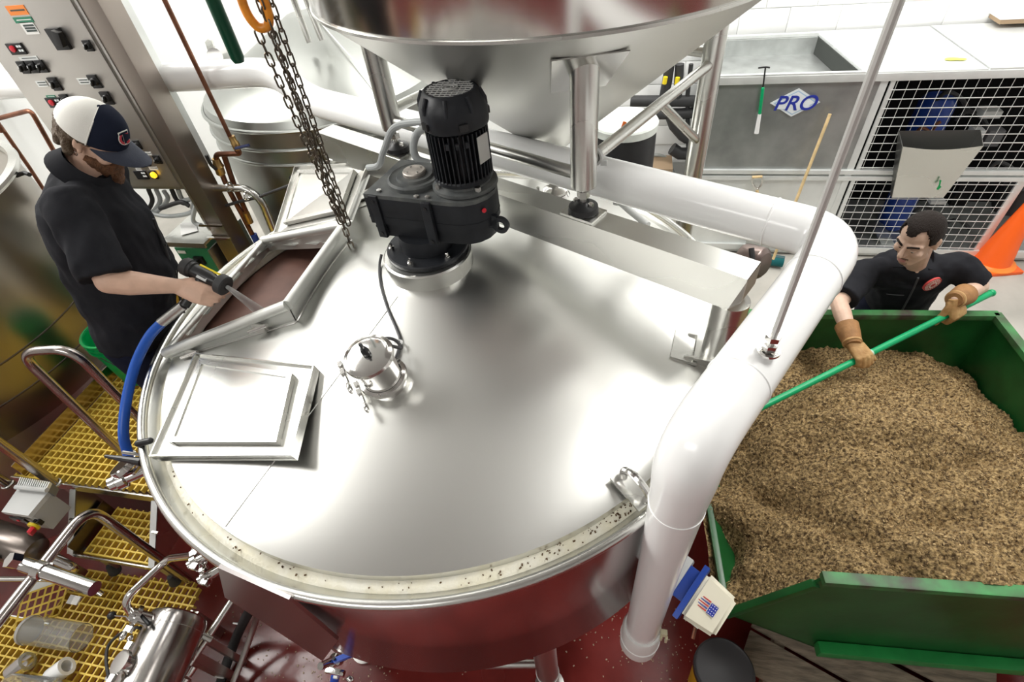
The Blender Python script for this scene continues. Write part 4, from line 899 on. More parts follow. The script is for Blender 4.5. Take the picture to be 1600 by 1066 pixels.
jar2 = thing('frosted_jar', ka, 'cloudy plastic jar cut off by the bottom left corner', 'jar')
part(jar2, 'barrel', B().lathe([(.0, -.05), (.05, -.05), (.062, -.03), (.062, .20), (.058, .20), (.058, -.02)], kb_, ka-kb_, 28), CLEAR)
part(jar2, 'lid', B().lathe([(.0, -.06), (.045, -.06), (.045, -.05)], kb_, ka-kb_, 24), SLEEVE)
# blue lever valve below the tank
bv = W(527, 1030, .50); t = thing('drain_valve', bv, 'small drain valve with a blue lever in front of the tank', 'valve')
part(t, 'body', B().lathe([(.02, -.09), (.02, -.02), (.03, -.015), (.03, .02), (.02, .03), (.016, .12)], bv, (-.1, -.3, .55), 18), POL)
part(t, 'blue_lever', B().slab([W(519, 1029, .56), W(554, 1014, .56), W(557, 1022, .56), W(521, 1036, .56)], .022), BLUEV)
part(t, 'bolt', B().lathe([(.007, 0), (.007, .008)], W(522, 1030, .562), seg=8), PLAST)
part(t, 'wing_clamp', B().box(bv+V((.0, -.045, -.03)), (.09, .025, .025), None, .004).ell(bv+V((.075, -.06, -.04)), (.02, .014, .014)), POL)
part(t, 'blue_tube', B().tube([W(524, 1056, .36), W(518, 1090, .2)], .020, 12), BLUEV); part(t, 'tube_tie', B().tube([W(522, 1057, .375), W(528, 1058, .375)], .010, 8), WHITE)
# green bucket on the platform
bq = W(172, 518, ZP+.37); bq = V((-2.155, .19, ZP))
t = thing('green_bucket', bq, 'bright green plastic bucket standing on the yellow walkway', 'bucket')
part(t, 'pail', B().lathe([(.0, .006), (.125, .004), (.130, .02), (.152, .36), (.150, .37), (.146, .365), (.124, .012), (0, .012)], bq, seg=48), GPLAS)
for z in (.30, .335, .365): part(t, 'rim_rib', B().ring([(.147, z-.005), (.160, z-.004), (.160, z+.004), (.147, z+.005)], bq, seg=48), GPLAS)
part(t, 'bail_wire', B().tube(spline([bq+V((.02, -.165, .30)), bq+V((.13, -.15, .20)), bq+V((.19, 0, .14)), bq+V((.13, .15, .2)), bq+V((.02, .165, .3))], 6), .003, 6), RUBBER)
part(t, 'print', B().add([bq+V((math.cos(a), math.sin(a), 0))*(.1485-.0*k)+V((0, 0, z)) for z in (.20, .26) for k, a in enumerate((-1.15, -.95, -.75))], [(0, 1, 4, 3), (1, 2, 5, 4)]), mat('dark_print', (.01, .05, .03), .6))
# ================================================================== green dump bin with spent grain
BR = R_(4.0); bx_ = V((math.cos(BR), math.sin(BR), 0)); by_ = V((-math.sin(BR), math.cos(BR), 0)); bo = V((1.90, .15, 0))
def bp_(x, y, z): return bo+bx_*(x-1.90)+by_*(y-.15)+V((0, 0, z))
BY0, BY1, BX1, BZ = -.58, .875, 2.735, 1.06
prof = [(1.215, .60), (1.455, 1.0), (1.475, BZ), (BX1, BZ), (BX1, .12), (2.15, .10), (1.72, .22)]
bn_ = thing('dump_bin', bp_(1.95, .05, 0), 'dark green steel dump bin heaped with spent grain', 'bin')
for y, d in ((BY0, .012), (BY1, -.012)): part(bn_, 'side_panel', B().prism([bp_(x, y, z) for x, z in prof], by_*d), GBIN)
def plate_(name, x0, z0, x1, z1, m=GBIN, th=.012): 
    a, b, c, d = bp_(x0, BY0, z0), bp_(x1, BY0, z1), bp_(x1, BY1, z1), bp_(x0, BY1, z0); n = (b-a).cross(d-a).normalized(); return part(bn_, name, B().prism([a, b, c, d], n*th), m)
plate_('back_panel', BX1, BZ, BX1, .12); plate_('chute_floor', 1.215, .60, 1.72, .22); plate_('bottom', 1.72, .22, 2.15, .10); plate_('bottom', 2.15, .10, BX1, .12)
def rim(a, b, m=GEDGE, wd=.045): 
    d = (b-a).normalized(); s = d.cross(V((0, 0, 1))).normalized(); Mx = Matrix((d, s, d.cross(s))).transposed()
    part(bn_, 'rim_bar', B().box((a+b)/2, ((b-a).length+.02, wd, .035), Mx, .006), m)
rim(bp_(1.475, BY0, BZ), bp_(BX1, BY0, BZ)); rim(bp_(1.40, BY1, BZ), bp_(BX1, BY1, BZ)); rim(bp_(BX1, BY0, BZ), bp_(BX1, BY1, BZ)); rim(bp_(1.215, BY0, .60), bp_(1.455, BY0, 1.0), GBIN, .03)
rim(bp_(1.215, BY1, .60), bp_(1.40, BY1, BZ), GBIN, .03); rim(bp_(1.215, BY0, .60), bp_(1.215, BY1, .60), GBIN, .03)
for x in (1.55, 1.95, 2.35): part(bn_, 'stiffener', B().box(bp_(x, BY1+.02, .6), (.05, .03, .85), Matrix.Rotation(BR, 3, 'Z')), GBIN)
fn = -by_; pz = bp_(1.9, BY0-.02, 0)
q = [PL(x, y, pz, fn) for x, y in ((1262, 998), (1640, 1028), (1640, 1048), (1264, 1016))]
zt_ = (q[0].z+q[3].z)/2
part(bn_, 'side_rail', B().box(bp_((1.66+2.78)/2, BY0-.028, .33), (1.12, .05, .065), Matrix.Rotation(BR, 3, 'Z'), .005), mat('bright_green_rail', (.02, .26, .06), .35, var=.12, vscale=9), label='bright green rail along the lower side')
part(bn_, 'skid', B().box(bp_(2.2, BY0+.12, .075), (.9, .10, .09), Matrix.Rotation(BR, 3, 'Z')), GBIN); part(bn_, 'skid', B().box(bp_(2.2, BY1-.12, .075), (.9, .10, .09), Matrix.Rotation(BR, 3, 'Z')), GBIN)
lab_ = PL(1345, 1038, bp_(1.9, BY0-.004, 0), fn); part(bn_, 'red_label', B().box(bp_(1.93, BY0-.003, .22), (.09, .003, .018), Matrix.Rotation(BR, 3, 'Z')), mat('red_label', (.45, .12, .08), .5))
# grain surface
def sm(a, b, x): t = min(1, max(0, (x-a)/(b-a))); return t*t*(3-2*t)
def gz(x, y):
    h = .86+.20*math.exp(-((x-2.05)/.50)**2-((y+.12)/.52)**2)+.09*math.exp(-((x-2.0)/.34)**2-((y-.32)/.25)**2)+.12*sm(-.20, -.56, y)*sm(1.3, 1.7, x)
    h -= .05*sm(.35, .80, y); h -= .10*sm(2.40, 2.73, x)*sm(-.3, .3, y)
    lo = .585+(x-1.215)*.35; h = lo+(h-lo)*sm(1.15, 1.72, x-.10*math.sin(y*3+1))
    p = V((x, y, 0))
    h -= .15*math.exp(-((x-1.27)/.075)**2-((y+.34)/.15)**2)*(.6+1.3*noise.noise(p*9))
    h += .055*noise.noise(p*3.1)+.046*noise.noise(p*6.3+V((3, 1, 0)))+.018*noise.noise(p*15)
    d = (x-1.62)*.8+(y+.30)*.6; h -= .06*math.exp(-(d/.05)**2)*sm(-.75, -.2, -abs(y+.35)-.1)
    d2 = (y+.33)-.25*(x-2.0)+.03*math.sin(9*x); h -= .06*math.exp(-(d2/.045)**2)*math.exp(-((x-1.98)/.22)**2)
    d3 = (y+.02)-.2*(x-2.2); h -= .045*math.exp(-(d3/.04)**2)*math.exp(-((x-2.25)/.15)**2)
    return h
gb_ = B(); NX, NY = 310, 300; gx0_, gx1_ = 1.18, BX1-.014; 
for i in range(NX+1):
    for j in range(NY+1):
        x = gx0_+(gx1_-gx0_)*i/NX; y = BY0+.014+(BY1-BY0-.028)*j/NY; h = gz(x, y)
        p = V((x, y, h)); h += .012*noise.noise(p*48)+.010*noise.noise(p*95+V((5, 2, 1)))
        gb_.v.append(bp_(x, y, h))
gb_.f = [(i*(NY+1)+j, (i+1)*(NY+1)+j, (i+1)*(NY+1)+j+1, i*(NY+1)+j+1) for i in range(NX) for j in range(NY)]
GR = mat('spent_grain', (.065, .036, .013), .85, col2=(.46, .32, .145), vscale=75, var=.2, bump=.9, bscale=150, detail=3)
gme = bpy.data.meshes.new('spent_grain'); gme.from_pydata([tuple(v) for v in gb_.v], [], gb_.f); gme.shade_smooth()
tag(link('spent_grain', gme, GR), 'heap of moist brown spent grain filling the green bin', 'grain', kind='stuff')
fl = B()
rnd = random.Random(3)
for k in range(14000):
    x = rnd.uniform(1.2, BX1-.03); y = rnd.uniform(BY0+.03, BY1-.03)
    c = bp_(x, y, gz(x, y)+.004+rnd.random()*.005); s = rnd.uniform(.003, .0065); e = Euler((rnd.random()*6, rnd.random()*6, rnd.random()*6)).to_matrix()
    fl.add([c+e@V(p) for p in ((-s*1.3, 0, 0), (0, -s*.6, 0), (s*1.3, 0, 0), (0, s*.6, s*.3))], [(0, 1, 2), (0, 2, 3)])
fm = bpy.data.meshes.new('grain_husks'); fm.from_pydata([tuple(v) for v in fl.v], [], fl.f)
tag(link('grain_husks', fm, mat('grain_husk', (.50, .36, .18), .8, col2=(.28, .18, .08), vscale=30, var=.2)), 'loose pale husks scattered over the spent grain heap', 'grain', kind='stuff')
# outlet chute from tank to bin
oc = V((1.14*math.cos(R_(-24)), 1.14*math.sin(R_(-24)), 0)); od = V((math.cos(R_(-24)), math.sin(R_(-24)), 0)); ot = V((-od.y, od.x, 0))
t = thing('grain_door', oc+V((0, 0, 1.1)), 'stainless grain outlet door on the tank wall beside the white pipe', 'door')
part(t, 'door_ring', B().prism([oc+od*.01+ot*(.19*math.cos(a))+V((0, 0, 1.36+.17*math.sin(a))) for a in [2*math.pi*k/28 for k in range(28)]], od*.03), POL)
# actuator box on the white pipe
fb = D(1108, 947, 1.80)
t = thing('valve_actuator', fb, 'cream plastic actuator box with blue flange and flag emblem beside the white pipe end', 'actuator')
ex = (D(1135, 900, 1.80)-D(1075, 985, 1.80)); 
fz = (CAMP-fb).normalized(); fu = (D(1128, 962, 1.80)-D(1090, 932, 1.80)).normalized(); fu = (fu-fz*fu.dot(fz)).normalized(); fvv = fz.cross(fu)
MF = Matrix((fu, fvv, fz)).transposed()
def fq(a, b, c): return fb+fu*a*1.22+fvv*b*1.22+fz*c*1.22
s0 = .078
def fring(u_, a, b): return [fq(u_, -a, -b), fq(u_, a, -b), fq(u_, a, b), fq(u_, -a, b)]
bb = B(); r0 = fring(-.045, .072, .06); r1 = fring(.050, .060, .048); bb.add(r0+r1, [(0, 1, 2, 3), (4, 5, 6, 7)]+[(i, (i+1) % 4, 4+(i+1) % 4, 4+i) for i in range(4)])
bmx = bmesh.new(); mm_ = bb.mesh('cover'); bmx.from_mesh(mm_); bmesh.ops.bevel(bmx, geom=list(bmx.edges), offset=.012, segments=3, affect='EDGES'); bmx.to_mesh(mm_); bmx.free(); mm_.shade_smooth(); mm_.set_sharp_from_angle(angle=R_(50))
link('cover', mm_, BEIGE, t)
part(t, 'blue_flange', B().box(fq(-.054, 0, 0), tuple(1.22*q for q in (.016, .165, .14)), MF, .003), BLUEP)
part(t, 'blue_body', B().box(fq(-.075, .01, -.02), tuple(1.22*q for q in (.04, .10, .08)), MF, .006), BLUEP)
part(t, 'grey_housing', B().box(fq(-.125, .02, -.015), tuple(1.22*q for q in (.065, .11, .08)), MF, .004), GREYP)
part(t, 'stem', B().tube([fq(.0, -.07, -.02), fq(.01, -.10, -.02)], .006, 8), COPPER)
em = part(t, 'flag_canton', B().box(fq(.012, -.004, .0562), tuple(1.22*q for q in (.020, .030, .002)), MF @ Matrix.Rotation(-.0, 3, 'Z')), SIGNB, label='blue canton with white stars')
for a in range(3):
    for b_ in range(4): part(em, 'star', B().box(fq(.006+.0062*a, -.015+.0075*b_, .0575), tuple(1.22*q for q in (.0022, .0022, .0008)), MF@Matrix.Rotation(.78, 3, 'Z')), SIGNW)
for k in range(5): part(t, 'flag_stripe', B().slab([fq(.000, -.018+.0068*k, .0570), fq(.000, -.0145+.0068*k, .0570), fq(-.030+.003*abs(k-2), -.0155+.0068*k, .0585), fq(-.030+.003*abs(k-2), -.0175+.0068*k, .0585)], .001), RED if k % 2 == 0 else SIGNB)
part(t, 'barcode_label', B().box(fq(-.015, -.067, .02), tuple(1.22*q for q in (.045, .002, .03)), MF), PAPER)
for k in range(6): part(t, 'barcode_bar', B().box(fq(-.032+.007*k, -.0685, .02), tuple(1.22*q for q in (.003, .001, .024)), MF), INK)
# yellow bucket with black lid, pallet
yb = V((1.305, -.93, 0)); yt = W(1132, 1046, .37)
yb = V((yt.x, yt.y, 0))
t = thing('yellow_pail', yb, 'yellow pail with a black lid on the red floor at the bottom edge', 'bucket')
part(t, 'pail', B().lathe([(.0, .004), (.105, .002), (.125, .33), (.0, .33)], yb, seg=40), mat('yellow_pail', (.70, .42, .02), .4))
part(t, 'lid', B().lathe([(.128, .325), (.131, .33), (.131, .365), (.124, .372), (.115, .366), (0, .365)], yb, seg=40), mat('pail_lid', (.03, .028, .03), .5))
pd0 = (W(1330, 1066, .13)-W(1185, 985, .13)); pd0.z = 0; pdir = pd0.normalized(); pside = V((-pdir.y, pdir.x, 0))
pc0 = W(1195, 1010, .13); pc0.z = 0
pal = thing('wooden_pallet', pc0+pdir*.5, 'weathered grey wooden pallet on the floor under the green bin', 'pallet')
Mp = Matrix((pdir, pside, V((0, 0, 1)))).transposed()
for k, wd in enumerate((.185, .175, .18, .18)):
    part(pal, 'plank', B().box(pc0+pdir*.42+pside*(-.06+.205*k)+V((0, 0, .122)), (1.0, wd, .02), Mp@Matrix.Rotation(.01*(k % 3-1), 3, 'Z'), .002), PALLET)
for e in (.06, .45, .84): part(pal, 'stringer', B().box(pc0+pdir*e+pside*.17+V((0, 0, .056)), (.05, .66, .11), Mp), PALLET)

fs = B(); rn = random.Random(5)
for k in range(420):
    x, y, sx, sy = rn.choice(((560, 1040, 90, 25), (990, 960, 60, 50), (1060, 1030, 70, 30), (440, 1000, 60, 50)))
    q = W(rn.gauss(x, sx), rn.gauss(y, sy), .0025)
    if math.hypot(q.x, q.y) > 3 or q.x > 1.24: continue
    s = rn.uniform(.002, .006); fs.box(q, (s*1.5, s, .003), Matrix.Rotation(rn.random()*6, 3, 'Z'))
solo('floor_crumbs', fs, mat('crumbs', (.45, .34, .24), .9), 'scattered pale grain crumbs on the wet red floor', 'crumbs', kind='stuff')
# ================================================================== chiller
CY, CX0, CX1, CZ, CYB = 2.912, 1.33, 4.6, 1.62, 3.85
chl = thing('chiller', (2.9, 3.4, 0), 'long galvanised chiller unit with wire guards along the back wall', 'chiller')
xm = PY(1392, 118, CY).x
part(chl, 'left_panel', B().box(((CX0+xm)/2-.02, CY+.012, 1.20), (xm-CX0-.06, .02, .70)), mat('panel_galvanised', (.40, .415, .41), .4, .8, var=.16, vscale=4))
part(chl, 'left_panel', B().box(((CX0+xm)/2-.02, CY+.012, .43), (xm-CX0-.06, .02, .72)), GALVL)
part(chl, 'end_panel', B().box((CX0+.01, (CY+CYB)/2, .82), (.02, CYB-CY, 1.58)), mat('end_panel', (.66, .70, .70), .45, .3))
for a, b_ in ((0, 0), (1, 0), (2, 0), (3, 1), (4, 1)): part(chl, 'knockout', B().box((CX0-.002, CY+.15+.08*(a % 3)+.03*b_, 1.05-.14*a), (.006, .03, .05)), PLAST)
part(chl, 'back_panel', B().box(((CX0+CX1)/2, CYB-.01, .82), (CX1-CX0, .02, 1.56)), GALV)
part(chl, 'inner_wall', B().box((xm-.06, (CY+CYB)/2, .8), (.02, CYB-CY-.06, 1.5)), DARKIN)
part(chl, 'base', B().box(((CX0+CX1)/2, (CY+CYB)/2, .05), (CX1-CX0, CYB-CY, .06)), GALV)
for z, h in ((1.585, .055), (.845, .035), (.79, .035), (.085, .06)): part(chl, 'frame_rail', B().box(((CX0+CX1)/2, CY-.006, z), (CX1-CX0, .03, h), None, .003), GALVL)
part(chl, 'mid_channel', B().box(((CX0+CX1)/2, CY+.015, .818), (CX1-CX0, .02, .03)), GALV)
for x in (CX0+.02, xm-.025, 3.79, CX1-.02): part(chl, 'frame_post', B().box((x, CY+.01, .82), (.05, .03, 1.55), None, .003), GALVL)
# roof: open well at left, flat sheet right
w0, w1 = W(1140, 102, CZ), W(1345, 101, CZ); wx = w1.x-.05; wx0 = W(1275, 54, CZ).x
part(chl, 'roof_sheet', B().prism([V((wx+.04, CY-.015, CZ)), V((3.14, CY-.015, CZ)), V((3.10, CYB+.05, CZ)), V((wx0+.02, CYB-.02, CZ)), V((wx0+.02, CYB+.05, CZ))][:3]+[V((wx0+.02, CYB+.05, CZ))], (0, 0, -.02)), GALVL)
part(chl, 'roof_sheet', B().prism([V((3.15, CY-.015, CZ+.006)), V((CX1, CY-.015, CZ+.006)), V((CX1, CYB+.05, CZ+.006)), V((3.11, CYB+.05, CZ+.006))], (0, 0, -.02)), GALVL)
part(chl, 'roof_rim', B().box(((CX0+wx)/2, CY-.002, CZ-.01), (wx-CX0+.08, .03, .03)), GALVL); part(chl, 'roof_rim', B().box(((CX0+wx)/2, CYB+.0, CZ-.01), (wx-CX0, .04, .03)), GALVL)
part(chl, 'well_floor', B().box(((CX0+wx)/2, (CY+CYB)/2, CZ-.16), (wx-CX0, CYB-CY-.04, .02)), GALV); part(chl, 'well_wall', B().prism([V((wx0+.02, CYB-.02, CZ-.02)), V((wx+.03, CY+.02, CZ-.02)), V((wx+.03, CY+.02, CZ-.16)), V((wx0+.02, CYB-.02, CZ-.16))], (.01, 0, 0)), mat('dark_well', (.06, .065, .06), .6, .5))
part(chl, 'well_wall', B().box(((CX0+wx)/2, CYB-.035, CZ-.09), (wx-CX0, .02, .14)), GALV)
part(chl, 'panel_knob', B().lathe([(.022, 0), (.024, .008), (.018, .014), (0, .014)], PY(1247, 323, CY), (0, -1, 0), 16), PLAST)
part(chl, 'louvre', B().box(PY(1119, 300, CY), (.11, .02, .05)), PLAST); 
for k in range(3): part(chl, 'louvre_slat', B().box(PY(1112+7*k, 300, CY-.012), (.012, .01, .045), Matrix.Rotation(.4, 3, 'Y')), GALVL)
def guard(x0, x1, z0, z1):
    g_ = part(chl, 'guard_frame', B().box((x0, CY-.004, (z0+z1)/2), (.03, .014, z1-z0)).box(((x0+x1)/2, CY+.006, z0-.01), (x1-x0, .012, .02)).box((x1, CY-.004, (z0+z1)/2), (.03, .014, z1-z0)).box(((x0+x1)/2, CY+.006, z1+.01), (x1-x0, .012, .02)), GALVL)
    hw = B().tube([(0, 0, 0), (x1-x0, 0, 0)], .0034, 6).mesh('wire'); vw = B().tube([(0, 0, 0), (0, 0, z1-z0)], .0022, 6).mesh('wire')
    n = int((z1-z0)/.0675)
    for k in range(n+1):
        o = link('wire', hw, WIRE, g_, centre=False); o.location = V((x0, CY-.012, z0+.02+.0675*k))-g_.location-chl.location
    for k in range(int((x1-x0)/.0735)+1):
        o = link('wire', vw, WIRE, g_, centre=False); o.location = V((x0+.03+.0735*k, CY-.006, z0))-g_.location-chl.location
guard(xm+.03, CX1-.04, .865, 1.555); guard(xm+.03, 3.765, .115, .77)
part(chl, 'receiver', B().lathe([(.0, -.02), (.10, .0), (.13, .05), (.13, .42), (.10, .47), (0, .49)], PY(1428, 238, CY+.42), (0, 0, 1), 28), BLUEP, label='blue refrigerant receiver behind the wire guard')
part(chl, 'receiver', B().lathe([(.0, -.02), (.10, .0), (.12, .05), (.12, .34), (.0, .38)], PY(1390, 352, CY+.40), (0, 0, 1), 28), BLUEP)
part(chl, 'copper_coil', B().tube(spline([PY(x, y, CY+.2) for x, y in ((1428, 212), (1440, 200), (1452, 208), (1446, 220), (1462, 196), (1470, 190))], 6), .014, 8), COPPER)
for x, y, wd, h, m_ in ((1545, 175, .13, .055, GREYP), (1522, 212, .07, .13, GREYP), (1548, 212, .11, .13, mat('dark_grey_box', (.10, .10, .105), .5)), (1462, 312, .12, .03, GREYP), (1500, 300, .12, .2, DARKIN)): part(chl, 'control_box', B().box(PY(x, y, CY+.3), (wd, .12, h), None, .006), m_)
for x, y in ((1480, 150), (1512, 180), (1440, 330), (1490, 350), (1560, 260)): part(chl, 'pipework', B().tube(spline([PY(x-18, y+8, CY+.35), PY(x, y-6, CY+.32), PY(x+22, y+4, CY+.36), PY(x+34, y+26, CY+.4)], 5), .016, 8), RUBBER)
part(chl, 'compressor', B().lathe([(.0, 0), (.10, .01), (.12, .05), (.12, .26), (.07, .33), (0, .34)], PY(1570, 330, CY+.35), (0, 0, 1), 24), mat('compressor_black', (.02, .02, .022), .5))
part(chl, 'floor_channel', B().prism([PY(1372, 372, CY+.1), PY(1392, 372, CY+.1), PY(1410, 400, CY+.1), PY(1388, 402, CY+.1)], (0, .3, 0)), GALV)
part(chl, 'inner_back', B().box(((xm+CX1)/2, CYB-.06, .8), (CX1-xm-.1, .02, 1.48)), DARKIN)
# sign
sc = PY(1242, 160, CY-.004); hw_, hh = PY(1281, 160, CY).x-PY(1203, 161, CY).x, PY(1246, 139, CY).z-PY(1237, 183, CY).z
sgn = thing('brand_sign', sc, 'white diamond PRO sign on the galvanised chiller panel', 'sign')
def dia(s, y): return [sc+V((-hw_/2*s, y, 0)), sc+V((0, y, -hh/2*s)), sc+V((hw_/2*s, y, 0)), sc+V((0, y, hh/2*s))]
part(sgn, 'plate', B().prism(dia(1, -.002), (0, -.006, 0)), SIGNW); part(sgn, 'blue_line', B().prism(dia(.86, -.0086), (0, -.001, 0)), mat('sign_pale_blue', (.40, .55, .72), .5)); part(sgn, 'inner_field', B().prism(dia(.78, -.0095), (0, -.001, 0)), SIGNW)
part(sgn, 'word_band', B().box(sc+V((-.01, -.0105, -.085*hh)), (hw_*.66, .003, hh*.25), None, .0), SIGNW)
text(sgn, 'PRO', sc+V((0, -.0125, -.03*hh)), (1, 0, 0), (0, 0, 1), .155, SIGNB, .0015, .22, label='blue italic letters PRO')
# waste tray hung on the guard
wt = thing('waste_holder', PY(1460, 260, CY-.1), 'stainless open-top holder hanging on the chiller wire guard', 'bin')
yf, yk = CY-.17, CY-.022
fa, fb_, fc_, fd_ = PY(1410, 229, yf), PY(1537, 228, yf), PY(1474, 309, CY-.06), PY(1393, 309, CY-.06)
ka_, kb2 = PY(1404, 205, yk), PY(1533, 203, yk)
fr_pts = [fa.lerp(fb_, k/10)+V((0, 0, -.028*math.sin(math.pi*k/10))) for k in range(11)]
part(wt, 'front_panel', B().prism(fr_pts+[fc_, fd_], (0, .005, 0)), STEEL)
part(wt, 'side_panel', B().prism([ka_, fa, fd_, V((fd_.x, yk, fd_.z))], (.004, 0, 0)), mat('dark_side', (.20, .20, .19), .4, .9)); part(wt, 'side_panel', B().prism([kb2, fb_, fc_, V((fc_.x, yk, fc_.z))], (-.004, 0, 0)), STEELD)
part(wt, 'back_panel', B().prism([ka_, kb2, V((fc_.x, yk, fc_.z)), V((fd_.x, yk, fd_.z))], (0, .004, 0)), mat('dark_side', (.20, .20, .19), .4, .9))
gm_ = PY(1467, 288, CY-.115); part(wt, 'green_mark', B().prism([PY(x, y, CY-.128) for x, y in ((1468, 281), (1471, 282), (1469, 290), (1471, 292), (1466, 297), (1463, 296), (1467, 289))], (0, .002, 0)), GPLAS)
# brush hanging on the panel
a, b_, c, d = PY(1196, 106, CY-.02), PY(1192, 138, CY-.02), PY(1187, 178, CY-.02), PY(1182, 208, CY-.02)
t = thing('hanging_brush', b_, 'green handled brush hanging on the chiller panel left of the sign', 'brush')
part(t, 'hook', B().tube(spline([a+V((-.05, 0, .0)), a+V((.0, 0, .005)), a+V((.03, 0, 0))], 4), .006, 8).tube([a, b_], .006, 8), PLAST)
part(t, 'green_handle', B().cap(b_, c, .012, .012), GHAND); part(t, 'bristles', B().cone(c, d, .013, .018, 12), WHITE)
# broom, shovel
t = thing('push_broom', PY(1210, 412, 2.70), 'teal bristled push broom with pale wooden handle leaning on the chiller', 'broom')
h0_ = PY(1297, 178, CY-.04); h1_ = W(1208, 405, .13)
part(t, 'handle', B().tube([h0_, h1_], .0125, 10), WOOD)
q0, q1 = W(1178, 403, .07), W(1224, 409, .07); dbr = (q1-q0).normalized()
part(t, 'head', B().tube([q0, q1], .05, 20), TEAL); part(t, 'head_block', B().tube([q0+V((0, 0, .035)), q1+V((0, 0, .035))], .022, 12), mat('broom_block', (.03, .09, .10), .5))
t = thing('grain_shovel', PY(1183, 300, CY-.06), 'wooden D-handled shovel leaning against the lower chiller panel', 'shovel')
pd_ = [PY(x, y, CY-.05) for x, y in ((1175, 277), (1176, 287), (1183, 297), (1190, 287), (1191, 276))]
part(t, 'grip', B().tube([pd_[0], pd_[4]], .012, 10), WOOD); part(t, 'fork', B().tube(spline(pd_[:3], 4), .008, 8).tube(spline(pd_[2:], 4), .008, 8), STEEL); sh1 = W(1186, 372, .28)
part(t, 'shaft', B().tube([pd_[2], sh1], .013, 10), WOOD); part(t, 'blade', B().prism([sh1+V((-.1, 0, .05)), sh1+V((.1, 0, .05)), sh1+V((.11, -.05, -.26)), sh1+V((-.11, -.05, -.26))], (0, .01, .0)), GALV)
# round brown gauge-like plate by the beam end
c = D(1183, 408, 2.10); u = (CAMP-c).normalized()
t = thing('pipe_saddle', c, 'dark round bracket under the white pipe behind the beam end', 'bracket')
c = D(1176, 412, 2.3)
part(t, 'drum', B().lathe([(.0, -.05), (.065, -.05), (.070, -.04), (.070, .04), (.066, .046), (.05, .058), (0, .06)], D(1176, 408, 2.30), (bu*-1+V((.2, -.5, .3))), 36), mat('dark_bronze', (.20, .155, .14), .3, .8))
part(t, 'slot', B().tube([D(1174, 388, 2.2), D(1176, 408, 2.2)], .012, 8), PLAST)
# traffic cone
cb_ = W(1546, 414, 0); 
t = thing('traffic_cone', cb_, 'bright orange traffic cone on the concrete floor at the right edge', 'traffic cone')
part(t, 'shell', B().lathe([(.145, .035), (.135, .05), (.030, .70), (.024, .705), (.022, .70)], cb_, seg=40), ORANGE)
part(t, 'base', B().box(cb_+V((0, 0, .018)), (.33, .33, .034), Matrix.Rotation(.2, 3, 'Z'), .012), ORANGE)
part(t, 'base_ring', B().lathe([(.175, .034), (.172, .042), (.15, .05), (.14, .06)], cb_, seg=40), mat('pale_orange', (1., .25, .03), .4))
solo('dark_crate', B().box((4.92, 3.2, .14), (.5, .5, .28), None, .02).box((4.92, 3.2, .34), (.42, .42, .10), None, .02), RUBBER, 'dark crate on the floor behind the orange cone', 'crate')
# yellow scrap on chiller roof
q = W(1488, 92, CZ+.008); solo('yellow_rag', B().ell(q, (.05, .025, .008)).ell(q+V((.05, -.01, 0)), (.04, .02, .006)), mat('pale_yellow_rag', (.75, .75, .15), .8), 'small yellow scrap lying on the chiller roof', 'rag')
# ================================================================== behind the hopper: barrel, pipes, conduit
bl = D(976, 187, 3.0); bt = V((bl.x, bl.y, 0)); bz = bl.z
t = thing('black_drum', bt, 'black plastic drum with a white lid under the hopper brace', 'drum')
part(t, 'drum', B().lathe([(.0, .0), (.17, .0), (.185, .03), (.185, bz-.04), (.17, bz-.01), (0, bz-.01)], bt, seg=40), PLAST); part(t, 'lid', B().lathe([(.190, bz-.05), (.192, bz-.01), (.185, bz), (0, bz+.004)], bt, seg=40), mat('drum_lid', (.72, .76, .72), .5, var=.1, vscale=12))
part(t, 'orange_tag', B().box(D(974, 197, 2.86), (.02, .004, .05), Matrix.Rotation(.3, 3, 'Y')), mat('orange_tag', (.9, .2, .03), .5))
pg = thing('insulated_pipework', PY(1040, 160, 3.7), 'black insulated pipes on the wall behind the hopper leg', 'pipe')
for pts, r in ((((985, 158), (1010, 158), (1095, 158)), .05), (((1048, 90), (1042, 130), (1036, 158)), .045), (((1062, 100), (1058, 160)), .04), (((1000, 178), (1060, 178), (1095, 175)), .05), (((1050, 180), (1055, 195), (1068, 210), (1076, 215)), .065), (((1050, 232), (1062, 240), (1085, 240)), .06), (((1080, 100), (1074, 150), (1076, 280)), .02)): part(pg, 'pipe', B().tube([PY(x, y, 3.72) for x, y in pts], r, 16), RUBBER)
for x, y in ((1039, 125), (1058, 126)): part(pg, 'yellow_band', B().tube([PY(x+1, y-5, 3.66), PY(x-1, y+6, 3.66)], .02, 8), YELP)
solo('wall_conduit', B().tube(fillet([PY(1000, 243, 3.84), PY(1040, 243, 3.84), PY(1052, 268, 3.84), PY(1056, 300, 3.84)], .08), .018, 10), GALV, 'grey conduit bend on the wall behind the hopper', 'conduit')
q = PY(1022, 268, 3.75); solo('carton', B().box((q.x, 3.72, q.z/2+.02), (.34, .3, q.z+.2), None, .006), BROWNB, 'brown carton against the wall behind the hopper brace', 'box')
